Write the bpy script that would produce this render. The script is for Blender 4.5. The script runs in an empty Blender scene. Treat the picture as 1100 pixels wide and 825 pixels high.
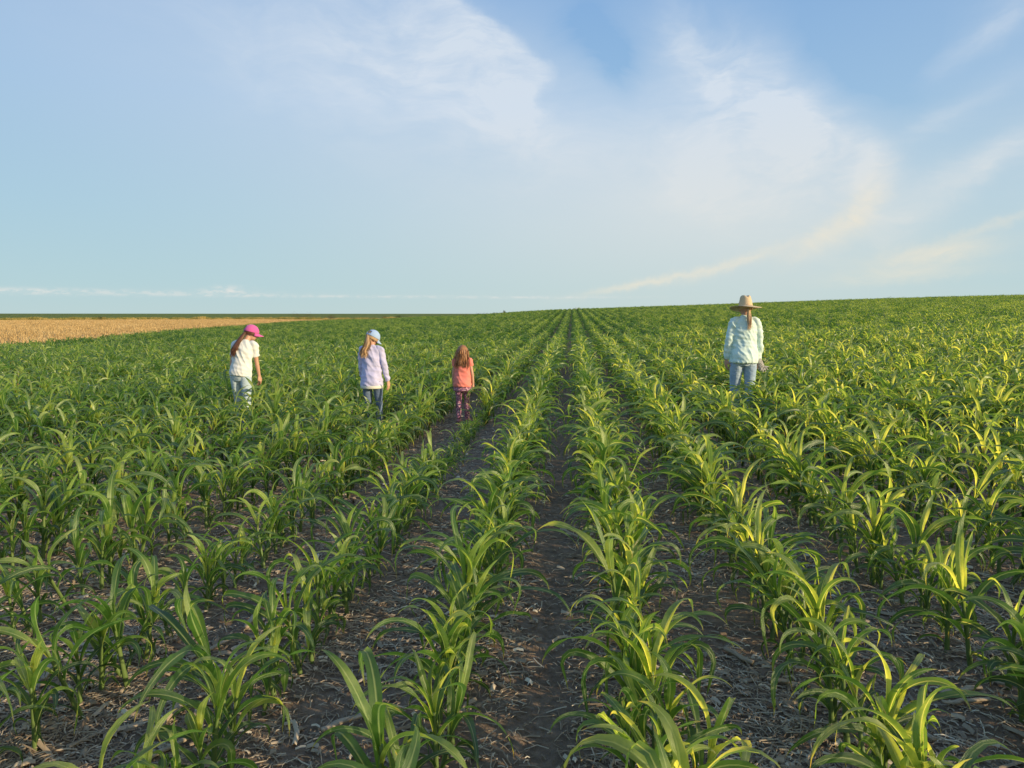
import bpy, bmesh, math, random
import numpy as np
from mathutils import Vector, Matrix, noise
R = math.radians
PI = math.pi
scene = bpy.context.scene
COL = scene.collection
random.seed(7)

# ------------------------------------------------------------------ helpers
def tag(o, label=None, cat=None, group=None, kind=None):
    if label: o['label'] = label
    if cat: o['category'] = cat
    if group: o['group'] = group
    if kind: o['kind'] = kind
    return o

def link_mesh(name, me, mat=None, parent=None, col=None, smooth=True):
    if mat is not None and len(me.materials) == 0: me.materials.append(mat)
    if smooth and len(me.polygons): me.polygons.foreach_set('use_smooth', [True]*len(me.polygons))
    o = bpy.data.objects.new(name, me)
    (col or COL).objects.link(o)
    if parent is not None: o.parent = parent
    return o

def empty(name, loc, rz=0.0):
    o = bpy.data.objects.new(name, None)
    o.empty_display_size = .1
    COL.objects.link(o); o.location = loc; o.rotation_euler = (0, 0, rz)
    return o

class MB:
    """collects vertices, faces, uvs and one float attribute 'tone'"""
    def __init__(s): s.v = []; s.f = []; s.uv = []; s.t = []
    def add(s, v, f, uv=None, tone=0.5):
        b = len(s.v); s.v += [tuple(p) for p in v]
        s.f += [tuple(i+b for i in q) for q in f]
        s.uv += (uv if uv is not None else [(0., 0.)]*len(v))
        s.t += (list(tone) if hasattr(tone, '__len__') else [tone]*len(v))
    def mesh(s, name):
        me = bpy.data.meshes.new(name)
        me.from_pydata(s.v, [], s.f); me.update()
        ul = me.uv_layers.new(name='UVMap')
        vi = np.empty(len(me.loops), dtype=np.int32); me.loops.foreach_get('vertex_index', vi)
        ul.data.foreach_set('uv', np.array(s.uv, dtype=np.float32)[vi].ravel())
        at = me.attributes.new('tone', 'FLOAT', 'POINT'); at.data.foreach_set('value', np.array(s.t, dtype=np.float32))
        return me

def catmull(pts, k):
    pts = [np.array(p, float) for p in pts]
    out = []
    n = len(pts)
    for i in range(n-1):
        p0 = pts[max(i-1, 0)]; p1 = pts[i]; p2 = pts[i+1]; p3 = pts[min(i+2, n-1)]
        for j in range(k):
            t = j/k
            out.append(.5*((2*p1)+(-p0+p2)*t+(2*p0-5*p1+4*p2-p3)*t*t+(-p0+3*p1-3*p2+p3)*t**3))
    out.append(pts[-1])
    return out

def tube(mb, rings, seg=16, k=4, side=(1, 0, 0), caps=True, tone=.5, closed_u=True):
    """rings: (x,y,z,ra,rb) ; ra along 'side', rb across"""
    rr = catmull(rings, k) if k > 1 else [np.array(r, float) for r in rings]
    side = np.array(side, float)
    n = len(rr); V = []; F = []; UV = []
    for i, r in enumerate(rr):
        a = rr[max(i-1, 0)][:3]; b = rr[min(i+1, n-1)][:3]
        t = b-a; L = np.linalg.norm(t); t = t/L if L > 1e-9 else np.array([0, 0, 1.])
        s = side-t*np.dot(t, side); s /= max(np.linalg.norm(s), 1e-6); d = np.cross(t, s)
        for j in range(seg):
            q = 2*PI*j/seg
            V.append(tuple(r[:3]+s*math.cos(q)*max(r[3], 1e-4)+d*math.sin(q)*max(r[4], 1e-4))); UV.append((j/seg, i/(n-1)))
    for i in range(n-1):
        for j in range(seg):
            j2 = (j+1) % seg
            F.append((i*seg+j, i*seg+j2, (i+1)*seg+j2, (i+1)*seg+j))
    if caps:
        F.append(tuple(reversed(range(seg)))); F.append(tuple((n-1)*seg+j for j in range(seg)))
    mb.add(V, F, UV, tone)

def ellipsoid(mb, c, r, M=None, nu=20, nv=14):
    V = []; F = []
    M = M or Matrix.Identity(3)
    for i in range(nv+1):
        th = PI*i/nv
        for j in range(nu):
            ph = 2*PI*j/nu
            p = M @ Vector((r[0]*math.sin(th)*math.cos(ph), r[1]*math.sin(th)*math.sin(ph), -r[2]*math.cos(th)))
            V.append((c[0]+p.x, c[1]+p.y, c[2]+p.z))
    for i in range(nv):
        for j in range(nu):
            j2 = (j+1) % nu
            F.append((i*nu+j, i*nu+j2, (i+1)*nu+j2, (i+1)*nu+j))
    mb.add(V, F)

def remeshed(mb, name, voxel, smooth=4, factor=.5, disp=None):
    """fuse the overlapping shapes of mb into one continuous skin"""
    me = mb.mesh(name+'_raw')
    o = bpy.data.objects.new('raw', me); COL.objects.link(o)
    m = o.modifiers.new('r', 'REMESH'); m.mode = 'VOXEL'; m.voxel_size = voxel; m.adaptivity = 0
    if smooth:
        s = o.modifiers.new('s', 'SMOOTH'); s.iterations = smooth; s.factor = factor
    dg = bpy.context.evaluated_depsgraph_get(); dg.update()
    out = bpy.data.meshes.new_from_object(o.evaluated_get(dg))
    bpy.data.objects.remove(o); bpy.data.meshes.remove(me)
    out.name = name
    if disp:
        nv = len(out.vertices)
        co = np.empty(nv*3); out.vertices.foreach_get('co', co); co = co.reshape(-1, 3)
        no = np.empty(nv*3); out.vertex_normals.foreach_get('vector', no); no = no.reshape(-1, 3)
        d = np.array([disp(Vector(c), Vector(q)) for c, q in zip(co, no)])
        co = co+no*d[:, None]
        out.vertices.foreach_set('co', co.ravel()); out.update()
    return out

# ------------------------------------------------------------------ material helper
class NT:
    dim = '3D'
    def __init__(s, tree): s.t = tree; s.n = tree.nodes; s.l = tree.links
    def node(s, typ, **kw):
        n = s.n.new(typ)
        for k, v in kw.items():
            if k.startswith('i_'):
                s.set(n.inputs[k[2:].replace('_', ' ')], v)
            else: setattr(n, k, v)
        return n
    def set(s, sock, v):
        if isinstance(v, bpy.types.NodeSocket): s.l.new(v, sock)
        else:
            try: sock.default_value = v
            except Exception: sock.default_value = (*v, 1.) if hasattr(v, '__len__') else v
    def math(s, op, a, b=None, c=None, clamp=False):
        n = s.n.new('ShaderNodeMath'); n.operation = op; n.use_clamp = clamp
        s.set(n.inputs[0], a)
        if b is not None: s.set(n.inputs[1], b)
        if c is not None: s.set(n.inputs[2], c)
        return n.outputs[0]
    def mix(s, f, a, b, blend='MIX'):
        n = s.n.new('ShaderNodeMixRGB'); n.blend_type = blend
        s.set(n.inputs[0], f); s.set(n.inputs[1], a if isinstance(a, bpy.types.NodeSocket) else (*a[:3], 1)); s.set(n.inputs[2], b if isinstance(b, bpy.types.NodeSocket) else (*b[:3], 1))
        return n.outputs[0]
    def noise(s, scale, detail=4, rough=.55, vec=None, dist=0.0):
        n = s.n.new('ShaderNodeTexNoise'); n.noise_dimensions = s.dim; n.inputs['Scale'].default_value = scale; n.inputs['Detail'].default_value = detail
        n.inputs['Roughness'].default_value = rough; n.inputs['Distortion'].default_value = dist
        if vec is not None: s.l.new(vec, n.inputs['Vector'])
        return n
    def ramp(s, fac, stops):
        n = s.n.new('ShaderNodeValToRGB'); cr = n.color_ramp
        while len(cr.elements) < len(stops): cr.elements.new(.5)
        for e, (p, c) in zip(cr.elements, stops):
            e.position = p; e.color = (*c[:3], 1) if hasattr(c, '__len__') else (c, c, c, 1)
        s.set(n.inputs[0], fac)
        return n.outputs[0]
    def mapping(s, vec, scale=(1, 1, 1), loc=(0, 0, 0), rot=(0, 0, 0), typ='POINT'):
        if rot == (0, 0, 0) and loc == (0, 0, 0) and typ == 'POINT':
            n = s.n.new('ShaderNodeVectorMath'); n.operation = 'MULTIPLY'; s.l.new(vec, n.inputs[0]); n.inputs[1].default_value = scale; return n.outputs[0]
        n = s.n.new('ShaderNodeMapping'); n.vector_type = typ
        n.inputs['Location'].default_value = loc; n.inputs['Rotation'].default_value = rot; n.inputs['Scale'].default_value = scale
        s.l.new(vec, n.inputs['Vector']); return n.outputs[0]

def new_mat(name):
    m = bpy.data.materials.new(name); m.use_nodes = True
    m.node_tree.nodes.clear()
    nt = NT(m.node_tree)
    out = nt.node('ShaderNodeOutputMaterial')
    return m, nt, out

def bsdf(nt, color, rough=.6, bump=None, bump_s=.3, bump_d=.01, spec=.3, sheen=0):
    b = nt.n.new('ShaderNodeBsdfPrincipled')
    nt.set(b.inputs['Base Color'], color if isinstance(color, bpy.types.NodeSocket) else (*color[:3], 1))
    nt.set(b.inputs['Roughness'], rough); b.inputs['Specular IOR Level'].default_value = spec
    if sheen: b.inputs['Sheen Weight'].default_value = sheen
    if bump is not None:
        bn = nt.n.new('ShaderNodeBump'); bn.inputs['Strength'].default_value = bump_s; bn.inputs['Distance'].default_value = bump_d
        nt.l.new(bump, bn.inputs['Height']); nt.l.new(bn.outputs[0], b.inputs['Normal'])
    return b

# ------------------------------------------------------------------ camera
CAM_H = 1.65
cam = bpy.data.cameras.new('camera'); cam.sensor_width = 36; cam.lens = 800/1100*36; cam.clip_end = 9000; cam.clip_start = .05
co = bpy.data.objects.new('camera', cam); COL.objects.link(co)
PITCH = 5.32; YAW = 4.625
co.location = (0, 0, CAM_H); co.rotation_euler = (R(90-PITCH), 0, R(YAW))
scene.camera = co

# ------------------------------------------------------------------ light
SUN_EL, SUN_AZ = 14.5, 112.0      # azimuth clockwise from +Y
sd = bpy.data.lights.new('sun', 'SUN'); sd.energy = 5.0; sd.angle = R(.5); sd.color = (1.0, .80, .50)
so = bpy.data.objects.new('sun', sd); COL.objects.link(so)
sv = Vector((math.sin(R(SUN_AZ))*math.cos(R(SUN_EL)), math.cos(R(SUN_AZ))*math.cos(R(SUN_EL)), math.sin(R(SUN_EL))))
so.rotation_euler = sv.to_track_quat('Z', 'Y').to_euler(); so.location = (30, -20, 12)

world = bpy.data.worlds.new('World'); scene.world = world; world.use_nodes = True
W = NT(world.node_tree); W.n.clear(); W.dim = '2D'
wout = W.node('ShaderNodeOutputWorld'); bg = W.node('ShaderNodeBackground'); bg.inputs['Strength'].default_value = .1
W.l.new(bg.outputs[0], wout.inputs[0])
sky = W.node('ShaderNodeTexSky', sky_type='NISHITA'); sky.sun_disc = False
sky.sun_elevation = R(SUN_EL); sky.sun_rotation = R(SUN_AZ); sky.air_density = 1.0; sky.dust_density = 1.0; sky.ozone_density = 1.5
tc = W.node('ShaderNodeTexCoord'); sep = W.node('ShaderNodeSeparateXYZ'); W.l.new(tc.outputs['Generated'], sep.inputs[0])
az = W.math('MULTIPLY', W.math('ARCTAN2', sep.outputs[0], sep.outputs[1]), 180/PI)
el = W.math('MULTIPLY', W.math('ARCSINE', W.math('MULTIPLY', sep.outputs[2], .99999)), 180/PI)
cmb = W.node('ShaderNodeCombineXYZ'); W.l.new(az, cmb.inputs[0]); W.l.new(el, cmb.inputs[1]); cmb.inputs[2].default_value = 1.0
P = cmb.outputs[0]
def warp(vec, scale, amp, detail=4, st=(1, 1, 1)):
    n = W.noise(1.0, detail, .6, W.mapping(vec, (scale*st[0], scale*st[1], 1)))
    sub = W.node('ShaderNodeVectorMath', operation='SUBTRACT'); W.l.new(n.outputs['Color'], sub.inputs[0]); sub.inputs[1].default_value = (.5, .5, .5)
    mul = W.node('ShaderNodeVectorMath', operation='MULTIPLY'); W.l.new(sub.outputs[0], mul.inputs[0]); mul.inputs[1].default_value = (amp, amp*.8, 0)
    ad = W.node('ShaderNodeVectorMath', operation='ADD'); W.l.new(vec, ad.inputs[0]); W.l.new(mul.outputs[0], ad.inputs[1])
    return ad.outputs[0]
PW = warp(warp(P, .10, 4.5, 1), .42, 1.1, 3, (1, 1.6, 1))
PL = warp(P, .9, .8, 2)
def stroke(a, e, rot, la, lb, w, src=None):
    src = src or PW; c, s = math.cos(R(rot)), math.sin(R(rot))
    def dot(v):
        n = W.node('ShaderNodeVectorMath', operation='DOT_PRODUCT'); W.l.new(src, n.inputs[0]); n.inputs[1].default_value = v; return n.outputs['Value']
    u = dot((c/la, s/la, -(a*c+e*s)/la)); v = dot((-s/lb, c/lb, -(-a*s+e*c)/lb))
    q = W.math('MULTIPLY_ADD', u, u, W.math('MULTIPLY', v, v))
    return W.math('MULTIPLY', W.math('POWER', math.exp(-1), q), w)
def total(lst):
    s = lst[0]
    for q in lst[1:]: s = W.math('ADD', s, q)
    return s
STROKES = [
 (-14, 17, -18, 13, 5.0, .34), (-9, 19.5, -22, 6.5, 1.9, .25),
 (-3, 13.2, -20, 6, 1.8, .22), (7.5, 19.2, -50, 4.0, 1.6, .36), (12, 16.2, -42, 4.5, 2.8, .58), (16.3, 12.8, -50, 4.5, 2.6, .52),
 (20.6, 9.2, -58, 3.2, 1.6, .50), (11, 11, -35, 8, 3.6, .36), (27.2, 16.6, 25, 2.8, .9, .38), (27.0, 8.7, 28, 4.5, .9, .48), (26, 12.2, 30, 3.5, .8, .25),
 (30, 19.5, 25, 3.5, 1.5, .25), (40, 12, 20, 9, 4, .5), (-60, 18, 20, 16, 7, .4), (70, 25, -20, 20, 8, .4), (0, 38, 15, 26, 6, .35), (160, 20, 10, 30, 8, .35),
 (1.6, 18.4, -60, 2.6, 1.7, -.45), (21, 17.0, -40, 4.0, 2.2, -.35)]
dens = total([stroke(*q) for q in STROKES])
fib = W.noise(1.0, 3, .56, W.mapping(PW, (.22, .42, 1), rot=(0, 0, R(28))), .3)
fibv = W.ramp(fib.outputs[0], [(.30, .45), (.70, 1.0)])
fib2 = W.noise(1.0, 5, .65, W.mapping(PW, (.30, 1.5, 1), (3, 7, 0), (0, 0, R(38))))
fv2 = W.math('MULTIPLY_ADD', fib2.outputs[0], 1.1, .85)
dens = W.math('MULTIPLY', W.math('MULTIPLY', dens, fibv), fv2)
# low soft sheets near the horizon
low = total([stroke(*q, PL) for q in [(20.2, 7.2, 62, 2.2, 1.0, .42), (17.6, 5.3, 33, 2.6, .75, .42), (12.3, 3.9, 18, 3.6, .42, .36), (5.5, 2.4, 11, 4.4, .30, .50),
      (24.6, 4.0, 8, 3.6, .7, .50), (23.0, 2.7, 4, 4.5, .5, .30), (27.5, 5.6, 18, 3.0, .35, .30)]])
low = W.math('MULTIPLY', low, W.math('MULTIPLY_ADD', fib2.outputs[0], 1.3, .4))
PE = warp(P, .45, 1.35, 4)
se = W.node('ShaderNodeSeparateXYZ'); W.l.new(PE, se.inputs[0])
fe = W.node('ShaderNodeFloatCurve'); cv = fe.mapping.curves[0]      # edge azimuth against elevation
ep = [(12.5, -5.5), (13.6, -3.4), (14.6, -2.4), (15.6, -3.0), (16.4, -2.4), (17.4, -1.7), (18.6, -3.2), (20.0, -5.0), (22, -8.4), (26, -13)]
cv.points[0].location = (ep[0][0]/30, (ep[0][1]+20)/20); cv.points[1].location = (ep[-1][0]/30, (ep[-1][1]+20)/20)
for q in ep[1:-1]: cv.points.new(q[0]/30, (q[1]+20)/20)
fe.mapping.update(); W.l.new(W.math('MULTIPLY', se.outputs[1], 1/30.), fe.inputs['Value'])
ue = W.math('SUBTRACT', se.outputs[0], W.math('MULTIPLY_ADD', fe.outputs[0], 20.0, -20.0))
def sstep(x, a, b):
    n = W.node('ShaderNodeMapRange', interpolation_type='SMOOTHSTEP'); W.set(n.inputs['Value'], x); n.inputs['From Min'].default_value = a; n.inputs['From Max'].default_value = b; return n.outputs[0]
cut = sstep(ue, 1.0, -1.5); win = W.math('MULTIPLY', sstep(se.outputs[1], 12.2, 15.5), sstep(se.outputs[1], 30, 22))
fal = W.math('ADD', W.math('MULTIPLY', W.math('POWER', .5, W.math('MULTIPLY', W.math('ABSOLUTE', ue), .8)), .50), W.math('MULTIPLY', W.math('POWER', .5, W.math('MULTIPLY', W.math('ABSOLUTE', ue), .20)), .30))
crest = W.math('MULTIPLY', W.math('MULTIPLY', W.math('MULTIPLY', cut, win), fal), W.math('MULTIPLY_ADD', fib2.outputs[0], 1.1, .42))
dens = W.math('ADD', dens, crest)
veil = total([stroke(6, 7, 0, 22, 7, .46, P), stroke(9, 10, -30, 14, 7, .22, P), stroke(-22, 16, -10, 26, 9, .40, P)])
dens = W.math('ADD', dens, veil, clamp=True)
puff = W.noise(1.0, 4, .6, W.mapping(P, (1.1, 3.2, 1)))
pv = W.ramp(puff.outputs[0], [(.42, 0.), (.62, 1.)])
cum = W.math('MULTIPLY', total([stroke(-32, 1.5, 0, 9, .20, .50, P), stroke(-25.4, 1.70, 0, 1.3, .28, .8, PL), stroke(-17, 1.35, 0, 12, .10, .5, P), stroke(-38, 1.5, 0, 3, .2, .5, P), stroke(-2, 1.3, 0, 6, .10, .45, P)]), W.math('MULTIPLY_ADD', pv, .8, .2), clamp=True)
# clear sky: Nishita pulled towards the tones of this evening
K = 10.0
def c10(r, g, b): return (r*K, g*K, b*K)
def lin(r, g, b):
    f = lambda c: ((c/255+.055)/1.055)**2.4 if c > 10 else c/255/12.92
    return tuple(f(c)*K for c in (r, g, b))
elr = W.math('MULTIPLY', el, 1/30., clamp=True)
grad = W.ramp(elr, [(0.0, tuple(c/K for c in lin(190, 214, 216))), (.07, tuple(c/K for c in lin(180, 211, 219))), (.25, tuple(c/K for c in lin(168, 204, 224))),
                    (.5, tuple(c/K for c in lin(150, 190, 226))), (.75, tuple(c/K for c in lin(134, 176, 222))), (1.0, tuple(c/K for c in lin(118, 161, 214)))])
g10 = W.mix(1.0, grad, (K, K, K), 'MULTIPLY')
nsk = W.mix(1.0, sky.outputs[0], (.95, .95, .95), 'MULTIPLY')
base = W.mix(.95, nsk, g10)
lowf = W.ramp(elr, [(0.0, 1.0), (.5, 0.0)])
ccol = W.mix(lowf, lin(217, 227, 238), lin(232, 229, 216))
c1 = W.mix(W.math('MULTIPLY', dens, .88, clamp=True), base, ccol)
c2 = W.mix(W.math('MULTIPLY', low, .9, clamp=True), c1, lin(246, 233, 208))
c3 = W.mix(cum, c2, lin(226, 228, 224))
glow = stroke(SUN_AZ, 14, 0, 48, 22, 1.0, P)  # warm sky glow around the sun, added out of view for soft fill light
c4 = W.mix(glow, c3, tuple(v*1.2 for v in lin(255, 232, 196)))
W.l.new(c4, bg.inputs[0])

# ------------------------------------------------------------------ terrain
ELEV = [(-16, None, .25), (-15, -.3, None), (-11.7, -.16, None), (-8.2, -.07, None), (-4.6, .19, None), (-1.1, .40, None), (2.5, .50, None), (9.7, .73, None), (18.9, 1.03, None), (24.6, 1.17, None), (29.7, 1.24, None), (60, 1.3, None)]
D0 = 110.
def g_(t):
    t = np.asarray(t, float)
    a = np.clip(t, 0, 1)**1.2
    u = np.clip(t-1, 0, 10)
    b = 1.2*u-3*u*u
    r = np.where(t < 1, a, 1+b)
    # past the crest fall away gently to the plain
    return np.where(t > 1.2, 1.12*np.exp(-np.clip(t-1.2, 0, 50)**1.3*2.2), r)
TT = np.linspace(.3, 1.8, 200); GG = g_(TT)
ZA, ZC = [-180, -40, -24], [0, 0, 0.02]
for a, e, z in ELEV:
    if z is None:
        lo, hi = 0., 6.
        for _ in range(40):
            m = (lo+hi)/2
            if np.max((m*GG+.52-CAM_H)/(D0*TT)) < math.tan(R(e)): lo = m
            else: hi = m
        z = lo
    ZA.append(a); ZC.append(z)
ZA.append(110); ZC.append(1.5); ZA.append(180); ZC.append(0)
ZA = np.array(ZA, float); ZC = np.array(ZC, float)
def hgt(x, y):
    x = np.asarray(x, float); y = np.asarray(y, float)
    d = np.hypot(x, y)+1e-6
    a = np.degrees(np.arctan2(x, y))
    z = np.interp(a, ZA, ZC)*g_(d/D0)
    s = np.clip((d-330)/370, 0, 1); s = s*s*(3-2*s)
    f = np.clip((d-760)/600, 0, 1)
    z = z+2.5*s*(1-f*f*(3-2*f))
    return z
def H1(x, y): return float(hgt(x, y))
EY = np.array([-60, 28.7, 38, 61, 108, 174, 292, 400]); EX = np.array([-21, -23.3, -25.8, -32.6, -43.4, -48, -62, -70])
def edge(y): return np.interp(y, EY, EX)

def ticks(lo_f, hi_f, step, lo, hi, gr=1.09):
    c = list(np.arange(lo_f, hi_f+1e-6, step))
    s = step; v = c[-1]
    while v < hi: s *= gr; v += s; c.append(v)
    s = step; v = c[0]; l = []
    while v > lo: s *= gr; v -= s; l.append(v)
    return np.array(l[::-1]+c)
XT = ticks(-3.6, 3.4, .035, -4500, 4500, 1.075); YT = ticks(1.3, 6.5, .035, -400, 5200, 1.06)
GX, GY = np.meshgrid(XT, YT)
GZ = hgt(GX, GY)
ROW0, DR = .27, .76
def rowphase(x): return np.abs(((x-ROW0)/DR+.5) % 1-.5)*2     # 0 on a row, 1 between rows
dd = np.hypot(GX, GY)
near = np.clip(1-(dd-7)/8, 0, 1)*(GY > -3)
nz = np.zeros_like(GZ)
idx = np.argwhere(near > 0)
for i, j in idx:
    x = GX[i, j]; y = GY[i, j]
    v = noise.fractal(Vector((x*4.5, y*4.5, 0)), .9, 2.1, 4)
    w = noise.noise(Vector((x*16, y*16, 3)))
    nz[i, j] = v*.016+max(w, 0)*.012
GZ = GZ+near*(nz+.02*(1-rowphase(GX))-.018*np.exp(-((GX+.11)/.17)**2))
nx, ny = len(XT), len(YT)
Q = np.arange((ny-1)*(nx-1)); qi = Q//(nx-1); qj = Q % (nx-1)
a = qi*nx+qj
F = np.stack([a, a+1, a+nx+1, a+nx], 1)
cx = (XT[qj]+XT[qj+1])/2; cy = (YT[qi]+YT[qi+1])/2; cd = np.hypot(cx, cy)
farz = cd > 345
stub = (~farz) & (cx < edge(cy)) & (cy > -60)
soil = ~(farz | stub)
V = np.stack([GX.ravel(), GY.ravel(), GZ.ravel()], 1)
def sub_mesh(name, sel, mat, label):
    f = F[sel]; used, inv = np.unique(f.ravel(), return_inverse=True)
    me = bpy.data.meshes.new(name)
    me.vertices.add(len(used)); me.vertices.foreach_set('co', V[used].ravel())
    me.loops.add(len(inv)); me.loops.foreach_set('vertex_index', inv.astype(np.int32))
    me.polygons.add(len(f)); me.polygons.foreach_set('loop_start', np.arange(0, len(inv), 4, dtype=np.int32)); me.polygons.foreach_set('loop_total', np.full(len(f), 4, dtype=np.int32))
    me.update(calc_edges=True); me.validate()
    o = link_mesh(name, me, mat); tag(o, label, kind='structure')
    return o

# soil
m_soil, nt, out = new_mat('soil')
geo = nt.node('ShaderNodeNewGeometry'); pos = geo.outputs['Position']
n1 = nt.noise(1.3, 6, .6, pos); n2 = nt.noise(22, 6, .7, pos); n3 = nt.noise(120, 4, .7, pos)
colr = nt.ramp(n2.outputs[0], [(.3, (.13, .088, .062)), (.55, (.25, .18, .13)), (.8, (.40, .31, .23))])
st = nt.noise(1, 5, .7, nt.mapping(pos, (60, 14, 30), rot=(0, 0, .6)))
colr = nt.mix(nt.ramp(st.outputs[0], [(.55, 0.), (.72, .55)]), colr, (.20, .17, .14))
colr = nt.mix(nt.ramp(n1.outputs[0], [(.35, .35), (.6, 0.)]), colr, (.10, .060, .038))
hb = nt.math('ADD', nt.math('MULTIPLY', n2.outputs[0], 1.0), nt.math('MULTIPLY', n3.outputs[0], .4))
b = bsdf(nt, colr, .95, hb, .8, .02, .15); nt.l.new(b.outputs[0], out.inputs[0])
# stubble ground
m_stub, nt, out = new_mat('stubble_ground')
geo = nt.node('ShaderNodeNewGeometry'); pos = geo.outputs['Position']
n1 = nt.noise(1, 5, .6, nt.mapping(pos, (.30, .045, 1), rot=(0, 0, 0))); n2 = nt.noise(3.0, 5, .7, pos)
wv = nt.noise(1, 3, .6, nt.mapping(pos, (1.32, .03, 1)))
colr = nt.mix(n2.outputs[0], (.50, .34, .15), (.88, .67, .38))
colr = nt.mix(nt.ramp(n1.outputs[0], [(.50, 0.), (.62, .75)]), colr, (.20, .22, .05))
colr = nt.mix(nt.ramp(wv.outputs[0], [(.5, 0.), (.62, .35)]), colr, (.16, .10, .05))
b = bsdf(nt, colr, .95, n2.outputs[0], .5, .05, .1); nt.l.new(b.outputs[0], out.inputs[0])
# distant crop
m_far, nt, out = new_mat('distant_crop')
geo = nt.node('ShaderNodeNewGeometry'); pos = geo.outputs['Position']
n1 = nt.noise(1, 5, .65, nt.mapping(pos, (.02, .006, 1))); n2 = nt.noise(.5, 6, .75, pos)
colr = nt.mix(n2.outputs[0], (.09, .14, .03), (.24, .27, .07))
colr = nt.mix(nt.ramp(n1.outputs[0], [(.5, 0.), (.7, .4)]), colr, (.15, .17, .05))
b = bsdf(nt, colr, .9, n2.outputs[0], 1.0, .8, .1); nt.l.new(b.outputs[0], out.inputs[0])
sub_mesh('ground', soil, m_soil, 'dark bare soil between the crop rows')
sub_mesh('stubble_field', stub, m_stub, 'tan harvested field at the left beyond the corn')
sub_mesh('distant_field', farz, m_far, 'dark green field along the far horizon')

# ------------------------------------------------------------------ corn material
def leaf_material(name, far=False):
    m, nt, out = new_mat(name)
    uv = nt.node('ShaderNodeUVMap', uv_map='UVMap'); su = nt.node('ShaderNodeSeparateXYZ'); nt.l.new(uv.outputs[0], su.inputs[0])
    u, v = su.outputs[0], su.outputs[1]
    at = nt.node('ShaderNodeAttribute', attribute_name='tone'); tone = at.outputs['Fac']
    oi = nt.node('ShaderNodeObjectInfo'); rnd = oi.outputs['Random']
    geo = nt.node('ShaderNodeNewGeometry')
    n = nt.noise(9, 4, .6, geo.outputs['Position'])
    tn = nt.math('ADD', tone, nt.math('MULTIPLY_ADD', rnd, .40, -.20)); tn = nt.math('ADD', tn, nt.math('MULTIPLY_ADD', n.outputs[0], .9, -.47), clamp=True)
    colr = nt.ramp(tn, [(0., (.011, .034, .012)), (.32, (.022, .062, .016)), (.66, (.060, .124, .024) if not far else (.052, .110, .022)), (1., (.235, .28, .085) if not far else (.215, .262, .078))])  # leaf greens; end stops also paint shade and highlight contrast into the colour
    # fine parallel veins and the pale midrib
    uc = nt.math('ABSOLUTE', nt.math('SUBTRACT', u, .5))
    if not far:
        ve = nt.noise(1, 3, .7, nt.mapping(uv.outputs[0], (46, 1.2, 1)))
        colr = nt.mix(nt.ramp(ve.outputs[0], [(.4, 0.), (.7, .40)]), colr, (.12, .20, .05))
        mid = nt.ramp(uc, [(.03, 1.), (.09, 0.)])
        mid = nt.math('MULTIPLY', mid, nt.math('SUBTRACT', 1.0, nt.math('MULTIPLY', v, .7)))
        colr = nt.mix(nt.math('MULTIPLY', mid, .8), colr, (.36, .42, .20))
        tip = nt.math('MULTIPLY', nt.ramp(v, [(.90, 0.), (1., 1.)]), nt.ramp(n.outputs[0], [(.36, 0.), (.5, .95)]))
        colr = nt.mix(tip, colr, (.30, .21, .08))
    b = bsdf(nt, colr, .33 if not far else .36, spec=.75)
    if not far:
        bn = nt.n.new('ShaderNodeBump'); bn.inputs['Strength'].default_value = .6; bn.inputs['Distance'].default_value = .003
        nt.l.new(ve.outputs[0], bn.inputs['Height']); nt.l.new(bn.outputs[0], b.inputs['Normal'])
    tr = nt.node('ShaderNodeBsdfTranslucent')
    tcol = nt.mix(1.0, colr, (7.2, 5.6, 2.3) if not far else (5.9, 5.1, 2.0), 'MULTIPLY'); nt.l.new(tcol, tr.inputs[0])
    mx = nt.node('ShaderNodeMixShader'); mx.inputs[0].default_value = .42
    nt.l.new(b.outputs[0], mx.inputs[1]); nt.l.new(tr.outputs[0], mx.inputs[2]); nt.l.new(mx.outputs[0], out.inputs[0])
    return m
M_LEAF = leaf_material('corn_leaf'); M_FAR = leaf_material('corn_leaf_far', True)
m_stalk, nt, out = new_mat('corn_stalk')
uv = nt.node('ShaderNodeUVMap', uv_map='UVMap'); n = nt.noise(1, 3, .6, nt.mapping(uv.outputs[0], (14, 3, 1)))
colr = nt.mix(n.outputs[0], (.075, .13, .03), (.18, .25, .08)); b = bsdf(nt, colr, .5); nt.l.new(b.outputs[0], out.inputs[0])

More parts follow.
